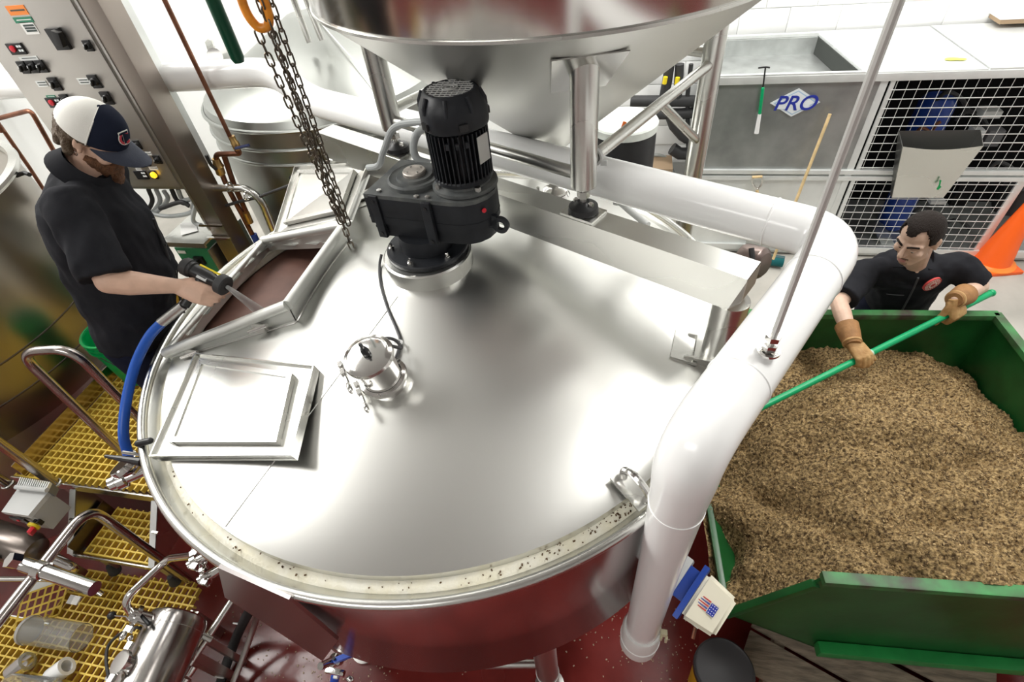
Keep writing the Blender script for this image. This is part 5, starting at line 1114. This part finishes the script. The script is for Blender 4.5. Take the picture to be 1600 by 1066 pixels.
# ================================================================== people
def vz(a, h): return V((math.cos(a), math.sin(a), h))
def head_frame(c, az, pitch, roll=0.):
    M = Matrix.Rotation(az, 3, 'Z') @ Matrix.Rotation(pitch, 3, 'Y') @ Matrix.Rotation(roll, 3, 'X')
    return V(c), M
def head(b, c, M, k=1.):
    P = lambda x, y, z: c+M@V((x*k, y*k, z*k)); E = lambda p, r: b.ell(P(*p), [q*k for q in r], M, 18, 12)
    E((-.014, 0, .030), (.097, .077, .090)); E((.018, 0, -.020), (.074, .066, .080)); E((.030, 0, -.060), (.062, .056, .055))
    E((.070, 0, -.098), (.024, .027, .020)); b.cap(P(.018, .052, -.075), P(.066, .022, -.100), .018*k, .016*k); b.cap(P(.018, -.052, -.075), P(.066, -.022, -.100), .018*k, .016*k)
    for s in (-1, 1):
        b.cap(P(.080, .012*s, .020), P(.060, .052*s, .016), .0125*k, .012*k)      # brow
        E((.062, .042*s, -.030), (.026, .024, .024)); E((.098, .0125*s, -.036), (.011, .009, .008))
        E((.066, .031*s, -.004), (.018, .018, .012))                                # closed-over eye mound
        b.cap(P(-.008, .076*s, .014), P(.000, .080*s, -.022), .011*k, .009*k); b.ell(P(-.014, .084*s, .008), (.012*k, .007*k, .026*k), M@Matrix.Rotation(R_(-25*s), 3, 'Z'))
    b.cap(P(.088, 0, .012), P(.116, 0, -.028), .0085*k, .0125*k); E((.104, 0, -.034), (.016, .014, .009))
    E((.084, 0, -.060), (.016, .026, .010)); E((.086, 0, -.066), (.012, .022, .006)); E((.084, 0, -.076), (.013, .020, .007))
def features(root, c, M, k, brow_m, open_=.5):
    P = lambda x, y, z: c+M@V((x*k, y*k, z*k))
    for s in (-1, 1):
        e = part(root, 'eye', B().ell(P(.0755, .031*s, -.004), (.0125*k, .013*k, .0065*k), M, 14, 10), EYEW)
        part(e, 'iris', B().ell(P(.084, .029*s+.004, -.007), (.0052*k, .0055*k, .0048*k), M, 12, 8), EYED)
        part(root, 'eyelid', B().tube([P(.081, .017*s, -.001), P(.089, .030*s, .004), P(.078, .045*s, -.001)], .0042*k, 8), SKIN2)
        part(root, 'eyebrow', B().tube(spline([P(.093, .012*s, .017), P(.088, .032*s, .025), P(.071, .053*s, .020)], 4), .0048*k, 8, rr=None), brow_m)
    part(root, 'mouth', B().ell(P(.0965, 0, -.0655), (.006*k, .022*k, .0042*k), M).ell(P(.0955, 0, -.0755), (.006*k, .018*k, .0052*k), M), LIP)
def shell(c, M, ctr, rad, fn, k=1., seg=56, rings=36):
    b = B(); b.ell((0, 0, 0), (1, 1, 1), None, seg, rings); out = B(); out.f = b.f
    for v in b.v:
        m = fn(v); out.v.append(c+M@V(((ctr[0]+rad[0]*v.x*m)*k, (ctr[1]+rad[1]*v.y*m)*k, (ctr[2]+rad[2]*v.z*m)*k)))
    return out
def hand(b, wr, f, n, t, k=1., curls=((50, 55, 40),)*4, thumb=(25, 30), fat=0., spread=0.):
    f, n, t = V(f).normalized(), V(n).normalized(), V(t).normalized(); wr = V(wr)
    b.loft([(wr-f*.01, t, n, .027*k+fat, .019*k+fat), (wr+f*.03*k, t, n, .036*k+fat, .017*k+fat), (wr+f*.065*k, t, n, .042*k+fat, .0155*k+fat), (wr+f*.092*k, t, n, .041*k+fat, .012*k+fat)], 20)
    b.cap(wr+f*.02*k+t*.022*k+n*.008, wr+f*.05*k+t*.028*k+n*.010*k, .018*k+fat, .014*k+fat)
    for i, (dx, ln) in enumerate(((.0305, .96), (.0105, 1.06), (-.0105, 1.0), (-.0305, .80))):
        p = wr+f*((.093-.004*abs(i-1))*k)+t*(dx*k); a = 0; q = f+t*(spread*(1.5-i)*.08)
        for j, (L, r0, r1) in enumerate(((.046, .0098, .0090), (.028, .0090, .0084), (.021, .0084, .0072))):
            a += R_(curls[i][j]); d = (q*math.cos(a)+n*math.sin(a)).normalized(); e = p+d*(L*ln*k); b.cap(p, e, r0*k+fat, r1*k+fat, 12); p = e
    p = wr+f*.030*k+t*.034*k+n*.008*k; d0 = (t*.62+f*.62+n*.35).normalized()
    for j, (L, r) in enumerate(((.040, .0125), (.032, .0108), (.026, .0095))):
        a = R_(thumb[0] if j == 0 else thumb[1]*j); d = (d0*math.cos(a)+(n*.55+f*.85-t*.25).normalized()*math.sin(a)).normalized(); e = p+d*(L*k); b.cap(p, e, r*k+fat, r*.92*k+fat, 12); p = e
def arm(b, sh, el, wr, k=1.):
    sh, el, wr = V(sh), V(el), V(wr); b.cap(sh, el, .052*k, .041*k); b.chain([(el, .042*k), (el.lerp(wr, .3), .044*k), (el.lerp(wr, .7), .034*k), (wr, .027*k)])
def legs(b, hip, kneeL, kneeR, footL, footR, r=1., boot=False, fwd=None):
    for s, kn, ft in ((1, kneeL, footL), (-1, kneeR, footR)):
        h = V(hip)+V(s[0]) if isinstance(s, tuple) else None
def person(name, label, loc): return thing(name, loc, label, 'person')

# ---------------------------------------------------------------- the man with the cap, at the left
az = R_(28); fw = V((math.cos(az), math.sin(az), 0)); rt_ = V((fw.y, -fw.x, 0)); up = V((0, 0, 1))
nk = D(118, 256, 1.84); hipc = V((-1.32, -.23, 1.80)); chest = nk.lerp(hipc, .30)-fw*.0
sh_r = nk+rt_*.19+V((0, 0, -.075))-fw*.01; sh_l = nk-rt_*.19+V((0, 0, -.075))-fw*.01
tors = (nk-hipc).normalized()
el_r = D(170, 440, 1.80); wr_r = D(276, 447, 1.90); el_l = sh_l+V((-.12, .02, -.26)); wr_l = el_l+fw*.04+V((-.02, -.02, -.25))
hdc, hdM = head_frame(D(146, 214, 1.83), R_(10), R_(44), R_(0))
m1_ = person('person', 'man in a white and navy cap and charcoal shirt spraying a hose into the hatch', (hipc.x, hipc.y, ZP))
b = B(); head(b, hdc, hdM, .95); b.cap(hdc+hdM@V((-.03, 0, -.06)), nk+V((0, 0, -.05))+fw*.01, .056, .056)
fdn = tors.cross(rt_).normalized(); fdn = fdn if fdn.dot(fw) > 0 else -fdn
b.loft([(hipc-up*.06+fdn*.03, rt_, fdn, .14, .09), (hipc+tors*.05+fdn*.04, rt_, fdn, .15, .10), (hipc+tors*.22+fdn*.04, rt_, fdn, .145, .11), (hipc+tors*.42+fdn*.015, rt_, fdn, .155, .10), (hipc+tors*.52, rt_, fdn, .13, .07), (nk-tors*.10, rt_, fdn, .06, .045)], 24)
arm(b, sh_r, el_r, wr_r); arm(b, sh_l, el_l, wr_l)
tipn, bkn = D(354, 448, 1.92), D(292, 417, 1.93); gax = (tipn-bkn).normalized(); grip0 = bkn.lerp(tipn, .42); grip1 = D(288, 478, 1.92)
hf_ = (D(330, 464, 1.92)-wr_r); hf_ = hf_.normalized(); tdir = (grip0-grip1).normalized(); tdir = (tdir-hf_*tdir.dot(hf_)).normalized(); ndir = hf_.cross(tdir); ndir = ndir if ndir.dot(CAMP-wr_r) < 0 else -ndir
hand(b, wr_r+hf_*.005, hf_, ndir, tdir, 1.0, ((8, 42, 40), (26, 60, 50), (30, 66, 52), (34, 68, 52)), (35, 18))
hand(b, wr_l, (wr_l-el_l), -rt_*-1, up, .95, ((20, 25, 20),)*4)
hs_ = [hipc-up*.05+rt_*(.09*s) for s in (1, -1)]; kn = [p+V((.0, 0, -.43))+fw*.04+rt_*(.03*s) for p, s in zip(hs_, (1, -1))]; ft = [V((p.x, p.y, ZP+.09))-fw*.05 for p in kn]
for p, q in zip(hs_, kn): b.cap(p+fdn*.02, p.lerp(q, .3)+fdn*.01, .075, .072)
tag(m1_, m1_['label'], 'person'); part_ = link('body', remesh(b, 'body', .0045, 2), SKIN, m1_)
# shirt
sb_ = B()
sb_.loft([(hipc-tors*.05+fdn*.03, rt_, fdn, .19, .14), (hipc+tors*.06+fdn*.04, rt_, fdn, .195, .155), (hipc+tors*.22+fdn*.045, rt_, fdn, .205, .18), (hipc+tors*.42+fdn*.015, rt_, fdn, .21, .165), (hipc+tors*.54, rt_, fdn, .205, .13), (nk-tors*.06, rt_, fdn, .14, .092), (nk-tors*.03, rt_, fdn, .09, .075)], 28)
for s, e in ((sh_r, el_r), (sh_l, el_l)):
    d = (e-s); sb_.ell(s, (.078, .078, .078)); sb_.cap(nk-tors*.06+(s-nk)*.35, s, .072, .068); sb_.cone(s-d*.05, s+d*.93, .078, .082, 24); sb_.cap(hipc+tors*.40+(s-nk)*.55, s, .10, .07)
shm = remesh(sb_, 'shirt', .009, 2, .015, 12)
sho = link('shirt', shm, SHIRT, m1_)
cb0 = nk+tors*.005
fc2 = (fdn-tors*.75).normalized(); nkc = nk+(hdc-nk)*.16+CR*.036; na = rt_.cross(fc2).normalized(); na = na if na.z > 0 else -na
part(m1_, 'collar', B().loft([(nkc-na*.065, rt_, fc2, .108, .102), (nkc-na*.022, rt_, fc2, .080, .080), (nkc-na*.012, rt_, fc2, .074, .073), (nkc-na*.035, rt_, fc2, .068, .066)], 28), SHIRT)
part(sho, 'shoulder_seam', B().tube(spline([sh_r+V((0, 0, .074))+rt_*.004-fw*.03, sh_r+rt_*.055+V((0, 0, .045)), sh_r+rt_*.078-fw*.02, sh_r+rt_*.06-fw*.05+V((0, 0, -.05))], 5), .003, 6), COLLAR)
part(sho, 'placket', B().tube([hipc+tors*(e)+fdn*(.216-.10*max(0, e-.22)) for e in (.0, .15, .3, .45)], .006, 6), COLLAR)
for e in (.1, .22, .34): part(sho, 'button', B().lathe([(.006, 0), (.006, .003)], hipc+tors*e+fdn*(.222-.10*max(0, e-.22)), fdn, 10), PLAST)
tb = B(); tb.loft([(hipc-up*.13+fdn*.02, rt_, fdn, .16, .125), (hipc-up*.02+fdn*.03, rt_, fdn, .17, .125), (hipc+up*.06+fdn*.03, rt_, fdn, .165, .12)], 24)
for p, q, r in zip(hs_, kn, ft): tb.cap(p, q, .102, .080); tb.cone(q, r+V((0, 0, -.02)), .078, .075, 18)
link('trousers', remesh(tb, 'trousers', .016, 2, .006, 12), TROUS, m1_)
for r in ft: part(m1_, 'boot', B().loft([(r-fw*.06-V((0, 0, .085)), rt_, V((0, 0, 1)), .045, .004), (r-fw*.06-V((0, 0, .045)), rt_, fw, .048, .06), (r+V((0, 0, .01)), rt_, fw, .05, .06)], 16).ell(r+fw*.10-V((0, 0, .05)), (.11, .05, .04), Matrix((fw, -rt_, up)).transposed()), RUBBER)
# hair, beard, cap
K = .95
def fh(v):
    a = noise.noise(v*9)*.03; return (1.10+a*1.5) if (v.z < .14 and v.z > -.62 and v.x < (.42 if v.z > -.25 else -.15)) else .90
hb1 = shell(hdc, hdM, (-.014, 0, .030), (.099, .080, .092), fh, K); Ph = lambda x, y, z: hdc+hdM@V((x*K, y*K, z*K))
for k in range(46):
    a = R_(95+170*random.random()); z = random.uniform(-.055, .02); hb1.ell(Ph(-.022+.078*math.cos(a), .074*math.sin(a), z), (.018, .016, .020), hdM, 8, 6)
link('hair', remesh(hb1, 'hair', .005, 1, .006, 70), HAIRB, m1_)
def fb(v):
    a = noise.noise(v*7)*.07; jaw = v.z < (-.05 if v.x > .55 else .40-.25*abs(v.x)); 
    return (1.10+a+.10*max(0, v.x)*max(0, -v.z)) if (jaw and v.x > -.30 and not (v.x > .70 and v.z > -.02)) else .86
bd1 = shell(hdc, hdM, (.028, 0, -.062), (.074, .065, .068), fb, K)
Ph = lambda x, y, z: hdc+hdM@V((x*K, y*K, z*K))
bd1.chain([(Ph(.070, 0, -.10), .046), (Ph(.088, 0, -.145), .038), (Ph(.098, 0, -.19), .018)]).ell(Ph(.098, 0, -.055), (.014, .036, .010), hdM)
for k in range(60):
    a = random.uniform(-1.5, 1.5); q = random.random(); bd1.ell(Ph(.030+.066*math.cos(a), .060*math.sin(a), -.05-.075*q), (.014, .013, .018), hdM, 8, 6)
link('beard', remesh(bd1, 'beard', .005, 1, .006, 70), BEARDM, m1_)
part(m1_, 'earring', B().ring([(.005, -.001), (.007, -.001), (.007, .001), (.005, .001)], Ph(-.006, -.088, -.034), hdM@V((.3, 1, 0)), 14), POL)
cr = .114, .092, .096; cc_ = (-.008, 0, .040)
def capf(front):
    b = B(); NS, NR_ = 48, 14
    for i in range(NR_+1):
        t = (math.pi/2)*i/NR_*1.0
        for k in range(NS+1):
            a = (-R_(78)+R_(156)*k/NS) if front else (R_(78)+R_(204)*k/NS)
            z = cr[2]*math.sin(t)*(1.08 if front else 1.0); r = math.cos(t)**.85
            b.v.append(Ph(cc_[0]+cr[0]*r*math.cos(a)+.004*math.sin(t), cr[1]*r*math.sin(a), cc_[2]+z+.010*(1-math.sin(t))*(0 if front else 1)*abs(math.cos(a)) - .012*(1-math.sin(t))))
    b.f = [(i*(NS+1)+k, i*(NS+1)+k+1, (i+1)*(NS+1)+k+1, (i+1)*(NS+1)+k) for i in range(NR_) for k in range(NS)]
    return b
cap_ = part(m1_, 'cap', capf(True), NAVY, 60, label='navy front panel of the cap')
part(cap_, 'mesh_back', capf(False), CAPW, 60, label='white mesh back of the cap')
part(cap_, 'edge_stitching', B().tube([Ph(cc_[0]+(cr[0]+.002)*math.cos(t)**.85*math.cos(R_(78))+.004*math.sin(t), -(cr[1]+.002)*math.cos(t)**.85*math.sin(R_(78)), cc_[2]+cr[2]*1.03*math.sin(t)-.012*(1-math.sin(t))) for t in [math.pi/2*k/12 for k in range(13)]], .0022, 6), CAPW)
bb = B(); NB = 20
for i in range(9):
    e = i/8
    for k in range(NB+1):
        a = -R_(72)+R_(144)*k/NB; x0 = cc_[0]+cr[0]*math.cos(a); y0 = cr[1]*math.sin(a)
        x1 = x0+.086*(math.cos(a*.95))**.6*e; y1 = y0*(1-.10*e)
        bb.v.append(Ph(x1, y1, cc_[2]-.010-.010*e-.030*(abs(y1)/.09)**2*(.35+.65*e)))
bb.f = [(i*(NB+1)+k, i*(NB+1)+k+1, (i+1)*(NB+1)+k+1, (i+1)*(NB+1)+k) for i in range(8) for k in range(NB)]
n0 = len(bb.v); bb.v += [v-hdM@V((0, 0, .004)) for v in bb.v]; bb.f += [tuple(i+n0 for i in f[::-1]) for f in bb.f]
part(cap_, 'brim', bb, mat('cap_brim', (.035, .042, .066), .75, bump=.15, bscale=160), 60)
part(cap_, 'top_button', B().ell(Ph(cc_[0]+.004, 0, cc_[2]+cr[2]*1.02), (.007, .007, .004), hdM), NAVY)
ec = Ph(cc_[0]+cr[0]*.885*math.cos(R_(-14)), cr[1]*.90*math.sin(R_(-14)), cc_[2]+.040); eN = hdM@V((.92, -.28, .42)); eN.normalize(); eY = hdM@V((-.42, 0, .92)); eX = eY.cross(eN).normalized(); eY = eN.cross(eX)
ec = ec+eN*.006
def letter(ch, dx, dy, s, m_, dep, up_): return text(cap_, ch, ec+eX*dx+eY*dy+eN*up_, eX, eY, s, m_, dep, name='emblem_letter')
letter('C', 0, -.002, .068, CAPW, .0008, .0); letter('C', 0, -.002, .060, CAPRED, .0010, .0012); letter('T', .0, .001, .066, CAPW, .0008, .0022); letter('T', 0, .001, .057, NAVY, .0010, .0032)
# spray gun, hose, water
gun = thing('spray_gun', grip0, 'black spray gun with yellow strip held in the capped man\'s hand', 'spray gun')
gs = gax.cross(CAMP-grip0).normalized(); gt = gs if gs.z > 0 else -gs
part(gun, 'barrel', B().lathe([(.0, 0), (.028, .002), (.031, .01), (.031, .03), (.026, .034), (.027, .10), (.022, .115), (.020, .14)], bkn, gax, 20), PLAST)
part(gun, 'nozzle_ring', B().lathe([(.033, -.034), (.038, -.028), (.038, -.004), (.033, 0), (.012, .001), (.012, -.01), (0, -.01)], tipn, gax, 20), RUBBER)
part(gun, 'rear_cap', B().lathe([(.028, -.014), (.034, -.006), (.034, .016), (.028, .02)], bkn, gax, 16), RUBBER)
part(gun, 'yellow_strip', B().box(bkn.lerp(tipn, .5)+gt*.028, (.085, .014, .008), Matrix((gax, gt.cross(gax), gt)).transposed(), .002), YELP)
part(gun, 'logo_plate', B().box(grip0-gt*.010+(CAMP-grip0).normalized()*.026, (.04, .018, .006), Matrix((gax, gt, gax.cross(gt))).transposed(), .001), GREYP)
part(gun, 'grip', B().tube([grip0, grip1], .017, 16), PLAST); part(gun, 'trigger', B().tube(fillet([grip0+gax*.05, grip0.lerp(grip1, .35)+gax*.045, grip0.lerp(grip1, .7)+gax*.02], .02), .006, 8), PLAST)
hs0 = D(288, 476, 1.93); hs1 = D(254, 503, 1.98)
hose = thing('wash_hose', hs1, 'blue wash hose curving from the spray gun to the tank valve', 'hose')
hpts = spline([hs1, D(232, 528, 2.0), D(211, 572, 2.03), D(197, 630, 2.04), D(193, 680, 2.04), D(200, 720, 2.05), fc+fd*.07+V((0, 0, .0))], 8)
part(hose, 'hose', B().tube(hpts, .0185, 18), BLUEH); part(hose, 'crimp_sleeve', B().tube([hs0, hs0.lerp(hs1, .5), hs1+(hs1-hs0)*.06], .019, 18), STEELD)
jt = tipn+gax*.004; j1 = W(424, 500, 1.62)
solo('water_jet', B().lathe([(.007, 0), (.012, .10), (.020, .30), (.028, (j1-jt).length)], jt, j1-jt, 20), WATER, 'white jet of water spraying from the gun into the hatch', 'water', kind=None)

# ---------------------------------------------------------------- the man behind the bin
fw2 = V((-.10, -.995, 0)).normalized(); rt2 = V((fw2.y, -fw2.x, 0))     # his right hand side
sR, sL = PY(1352, 424, 1.10), PY(1500, 415, 1.10)
nk2 = (sR+sL)/2+V((0, .0, .065)); hip2 = V((2.36, 1.24, .90)); t2 = (nk2-hip2).normalized(); fd2 = t2.cross(rt2).normalized(); fd2 = fd2 if fd2.dot(fw2) > 0 else -fd2
hc2, hM2 = head_frame(PY(1436, 372, .985), R_(219), R_(18), R_(3))
pE, pG = PL(1549, 458, (0, .98, 0), (0, 1, 0)), PL(1215, 624, (0, .30, 0), (0, 1, 0)); pd2 = (pE-pG).normalized()
def onpole(x, y):   # nearest point of the pole to a pixel ray
    d = ray(x, y).normalized(); w0 = CAMP-pG; b_ = d.dot(pd2); s = (pd2.dot(w0)-b_*d.dot(w0))/(1-b_*b_); return pG+pd2*s
hR, hL = onpole(1346, 563), onpole(1494, 498)
m2_ = person('person', 'dark haired man in a charcoal shirt shovelling grain behind the green bin', (hip2.x, hip2.y, 0))
cam2 = (CAMP-hR).normalized()
fR = (D(1340, 590, 3.3)-D(1350, 535, 3.3)).normalized(); nR = -(cam2*.5+up*.5); 
def orth(f, n, p):
    t = p.normalized(); f = (f-t*f.dot(t)).normalized(); n = t.cross(f); return f, n, t
upn = (cam2+up*.6).normalized()
tR = pd2; fR0 = (-up*.45+cam2*.30+V((.0, -.5, 0))); fR_, nR_, tR_ = orth(fR0, None, tR); 
if nR_.dot(upn) > 0: nR_ = -nR_
wR = hR-fR_*.085-nR_*.034
fL0 = (-up*.5+V((-.45, -.55, 0))); fL_, nL_, tL_ = orth(fL0, None, -pd2)
if nL_.dot(upn) > 0: nL_ = -nL_
wL = hL-fL_*.085-nL_*.034
def elbow(s, w_, hint, l1=.29, l2=.265):
    d = w_-s; L = min(d.length, l1+l2-.003); a = (l1*l1-l2*l2+L*L)/(2*L); h = math.sqrt(max(0, l1*l1-a*a)); u = d.normalized(); q = (hint-u*hint.dot(u)).normalized(); return s+u*a+q*h
eR = elbow(sR, wR, (PY(1290, 478, .85)-(sR+wR)/2)); eL = PY(1530, 448, 1.04); print('ARM', (eL-sL).length, (eL-wL).length, (eR-sR).length, (eR-wR).length)
b = B(); head(b, hc2, hM2, 1.04); b.cap(hc2+hM2@V((-.03, 0, -.07)), nk2+V((0, .0, -.05)), .056, .058)
b.loft([(hip2-up*.06, rt2, fd2, .15, .11), (hip2+t2*.05, rt2, fd2, .16, .115), (hip2+t2*.18, rt2, fd2, .15, .11), (hip2+t2*.28, rt2, fd2, .14, .09), (hip2+t2*.34, rt2, fd2, .10, .06), (nk2-t2*.10, rt2, fd2, .05, .045)], 24)
b.ell(nk2+fd2*.074-t2*.052, (.026, .020, .050), Matrix((rt2, fd2, t2)).transposed())
arm(b, sR, eR, wR); arm(b, sL, eL, wL)
cu = ((48, 62, 48), (52, 64, 50), (54, 64, 50), (58, 62, 48))
hand(b, wR, fR_, nR_, tR_, .95, cu, (30, 20)); hand(b, wL, fL_, nL_, tL_, .95, cu, (30, 20))
hs2 = [hip2-up*.05+rt2*(.09*s) for s in (1, -1)]; kn2 = [p+V((0, -.03, -.40)) for p in hs2]; ft2 = [V((p.x, p.y+.04, .09)) for p in kn2]
for p, q in zip(hs2, kn2): b.cap(p, p.lerp(q, .3), .088, .08)
link('body', remesh(b, 'body', .005, 3), SKIN2, m2_)
features(m2_, hc2, hM2, 1.04, HAIRD)
sb_ = B(); sb_.loft([(hip2-t2*.08, rt2, fd2, .172, .135), (hip2+t2*.08, rt2, fd2, .178, .14), (hip2+t2*.20, rt2, fd2, .176, .135), (hip2+t2*.31, rt2, fd2, .195, .130), (nk2-t2*.085, rt2, fd2, .20, .110), (nk2-t2*.035, rt2, fd2, .150, .098), (nk2-t2*.008, rt2, fd2, .098, .080)], 28)
for s, e in ((sR, eR), (sL, eL)):
    d = (e-s); sb_.ell(s, (.074, .074, .074)); sb_.cap(nk2-t2*.06+(s-nk2)*.35, s, .070, .066); sb_.cone(s-d*.05, s+d*.86, .074, .080, 24); sb_.cap(hip2+t2*.34+(s-nk2)*.55, s, .095, .068)
sh2 = link('shirt', remesh(sb_, 'shirt', .009, 2, .013, 12, 3.), SHIRT, m2_)
fc3 = (fd2-t2*.62).normalized(); nb2 = rt2.cross(fc3).normalized(); nb2 = nb2 if nb2.z > 0 else -nb2
for s in (-1, 1):   # collar wings
    part(m2_, 'collar', B().slab([nk2+rt2*(.052*s)+fd2*.060+t2*.004, nk2+rt2*(.036*s)+fd2*.112-t2*.082, nk2+rt2*(.088*s)+fd2*.108-t2*.088, nk2+rt2*(.112*s)+fd2*.050-t2*.020], .008), SHIRT)
part(m2_, 'collar_band', B().loft([(nk2-nb2*.045, rt2, fc3, .100, .105), (nk2-nb2*.004-fd2*.008, rt2, fc3, .082, .090), (nk2+nb2*.004-fd2*.008, rt2, fc3, .077, .084), (nk2-nb2*.03, rt2, fc3, .070, .074)], 24), SHIRT)
part(sh2, 'placket', B().tube([hip2+t2*e+fd2*r for e, r in ((.10, .143), (.22, .140), (.34, .132), (.42, .118))], .005, 6), COLLAR)
q = nk2+fd2*.094-t2*.055; part(sh2, 'button', B().lathe([(.006, 0), (.006, .003)], q+rt2*.035, fd2, 10), POL); part(sh2, 'button', B().ring([(.004, 0), (.008, 0), (.008, .003), (.004, .003)], q-rt2*.075+fd2*.004, fd2, 12), POL)
# round chest patch, found by the front of the shirt
pc_ = PL(1453, 441, hip2+t2*.34+fd2*.135, fd2*.85-rt2*.35+up*.1); pn = (fd2*.80-rt2*.40+up*.18).normalized()
pc_ = pc_+pn*.020
for k, (r, m_, h) in enumerate(((.046, PATCHR, 0), (.0385, PATCHW, .0012), (.036, PATCHR, .0018), (.0265, PATCHW, .0024), (.0245, PATCHR, .0030), (.021, PATCHW, .0036), (.014, PATCHR, .0042))):
    part(sh2, 'patch_ring' if k else 'chest_patch', B().lathe([(r, -.010 if k == 0 else h-.001), (r, h), (0, h+.0003)], pc_, pn, 32 if k < 6 else 8), m_, label='round red and cream badge on the chest' if k == 0 else None)
for k in range(18):
    a = 2*math.pi*k/18; fx_ = frame_z(pn); part(sh2, 'patch_mark', B().box(pc_+fx_@V((.0315*math.cos(a), .0315*math.sin(a), .0024)), (.006, .003, .0012), fx_@Matrix.Rotation(a, 3, 'Z')), PATCHW)
part(sh2, 'pocket_seam', B().tube([hip2+t2*.27+fd2*.142+rt2*(.03+.028*k)+t2*(-.006*math.sin(k*.8)) for k in range(4)], .0025, 6), COLLAR)
tb = B(); tb.loft([(hip2-up*.13, rt2, fd2, .165, .125), (hip2-up*.02, rt2, fd2, .172, .13), (hip2+up*.03, rt2, fd2, .168, .13)], 24)
for p, q, r in zip(hs2, kn2, ft2): tb.cap(p, q, .10, .078); tb.cone(q, r+V((0, 0, -.02)), .076, .072, 18)
link('trousers', remesh(tb, 'trousers', .016, 2, .005, 12), TROUS, m2_)
for r in ft2: part(m2_, 'boot', B().loft([(r-fw2*.06-V((0, 0, .085)), rt2, V((0, 0, 1)), .045, .004), (r-fw2*.06-V((0, 0, .045)), rt2, fw2, .048, .06), (r+V((0, 0, .01)), rt2, fw2, .05, .06)], 16).ell(r+fw2*.10-V((0, 0, .05)), (.11, .05, .04), Matrix((fw2, -rt2, up)).transposed()), RUBBER)
def fh2(v):
    a = noise.noise(v*11)*.015; y = abs(v.y)
    line = .50+.10*math.cos(y*3.1)*(-1 if y < .30 else 1)*(1-y)+.18*sm(.25, .5, y)-.25*sm(.55, .80, y)     # hairline: peak in the middle, bare temples
    if v.x > .25: ok = v.z > line or (y > .80 and v.z > -.22 and v.x < .50)
    elif v.x > -.12: ok = v.z > (-.10 if y > .75 else .2) or (v.x > .10 and v.z > -.25)
    else: ok = v.z > -.58
    return 1.065+a if ok else .90
part(m2_, 'hair', shell(hc2, hM2, (-.014, 0, .032), (.098, .079, .092), fh2, 1.04, 80, 50), HAIRD)
Pm = lambda x, y, z: hc2+hM2@V((x*1.04, y*1.04, z*1.04))
part(m2_, 'moustache', B().tube(spline([Pm(.088, .026, -.062), Pm(.099, .010, -.055), Pm(.099, -.010, -.055), Pm(.088, -.026, -.062)], 4), .0036, 8), mat('stubble', (.16, .10, .07), .8))
part(m2_, 'chin_stubble', B().ell(Pm(.078, 0, -.096), (.0185, .024, .014), hM2), mat('stubble_skin', (.36, .23, .165), .7))
for w_, f_, n_, t_, e_ in ((wR, fR_, nR_, tR_, eR), (wL, fL_, nL_, tL_, eL)):
    gb2 = B(); hand(gb2, w_, f_, n_, t_, 1.06, cu, (30, 20), .0042)
    gl = link('work_glove', remesh(gb2, 'work_glove', .004, 2, .0016, 60), GLOVE, m2_)
    d = (e_-w_).normalized(); cf = part(gl, 'glove_cuff', B().lathe([(.036, -.02), (.044, .0), (.052, .06), (.056, .105), (.052, .105), (.046, .06)], w_, d, 28), GLOVED)
    part(cf, 'cuff_seam', B().ring([(.040, -.012), (.0455, -.008), (.0455, .0), (.041, .004)], w_, d, 28), GLOVE)
sh_ = thing('grain_rake', (pE+pG)/2, 'long green handled shovel held by the gloved man over the grain', 'shovel')
part(sh_, 'handle', B().tube([pE, pG-pd2*.45], .0165, 18), GHAND); part(sh_, 'end_cap', B().ell(pE, (.02, .02, .02)), GHAND)
part(sh_, 'pale_collar', B().tube([hR+pd2*.045, hR+pd2*.07], .018, 14), mat('pale_collar', (.45, .62, .52), .5))
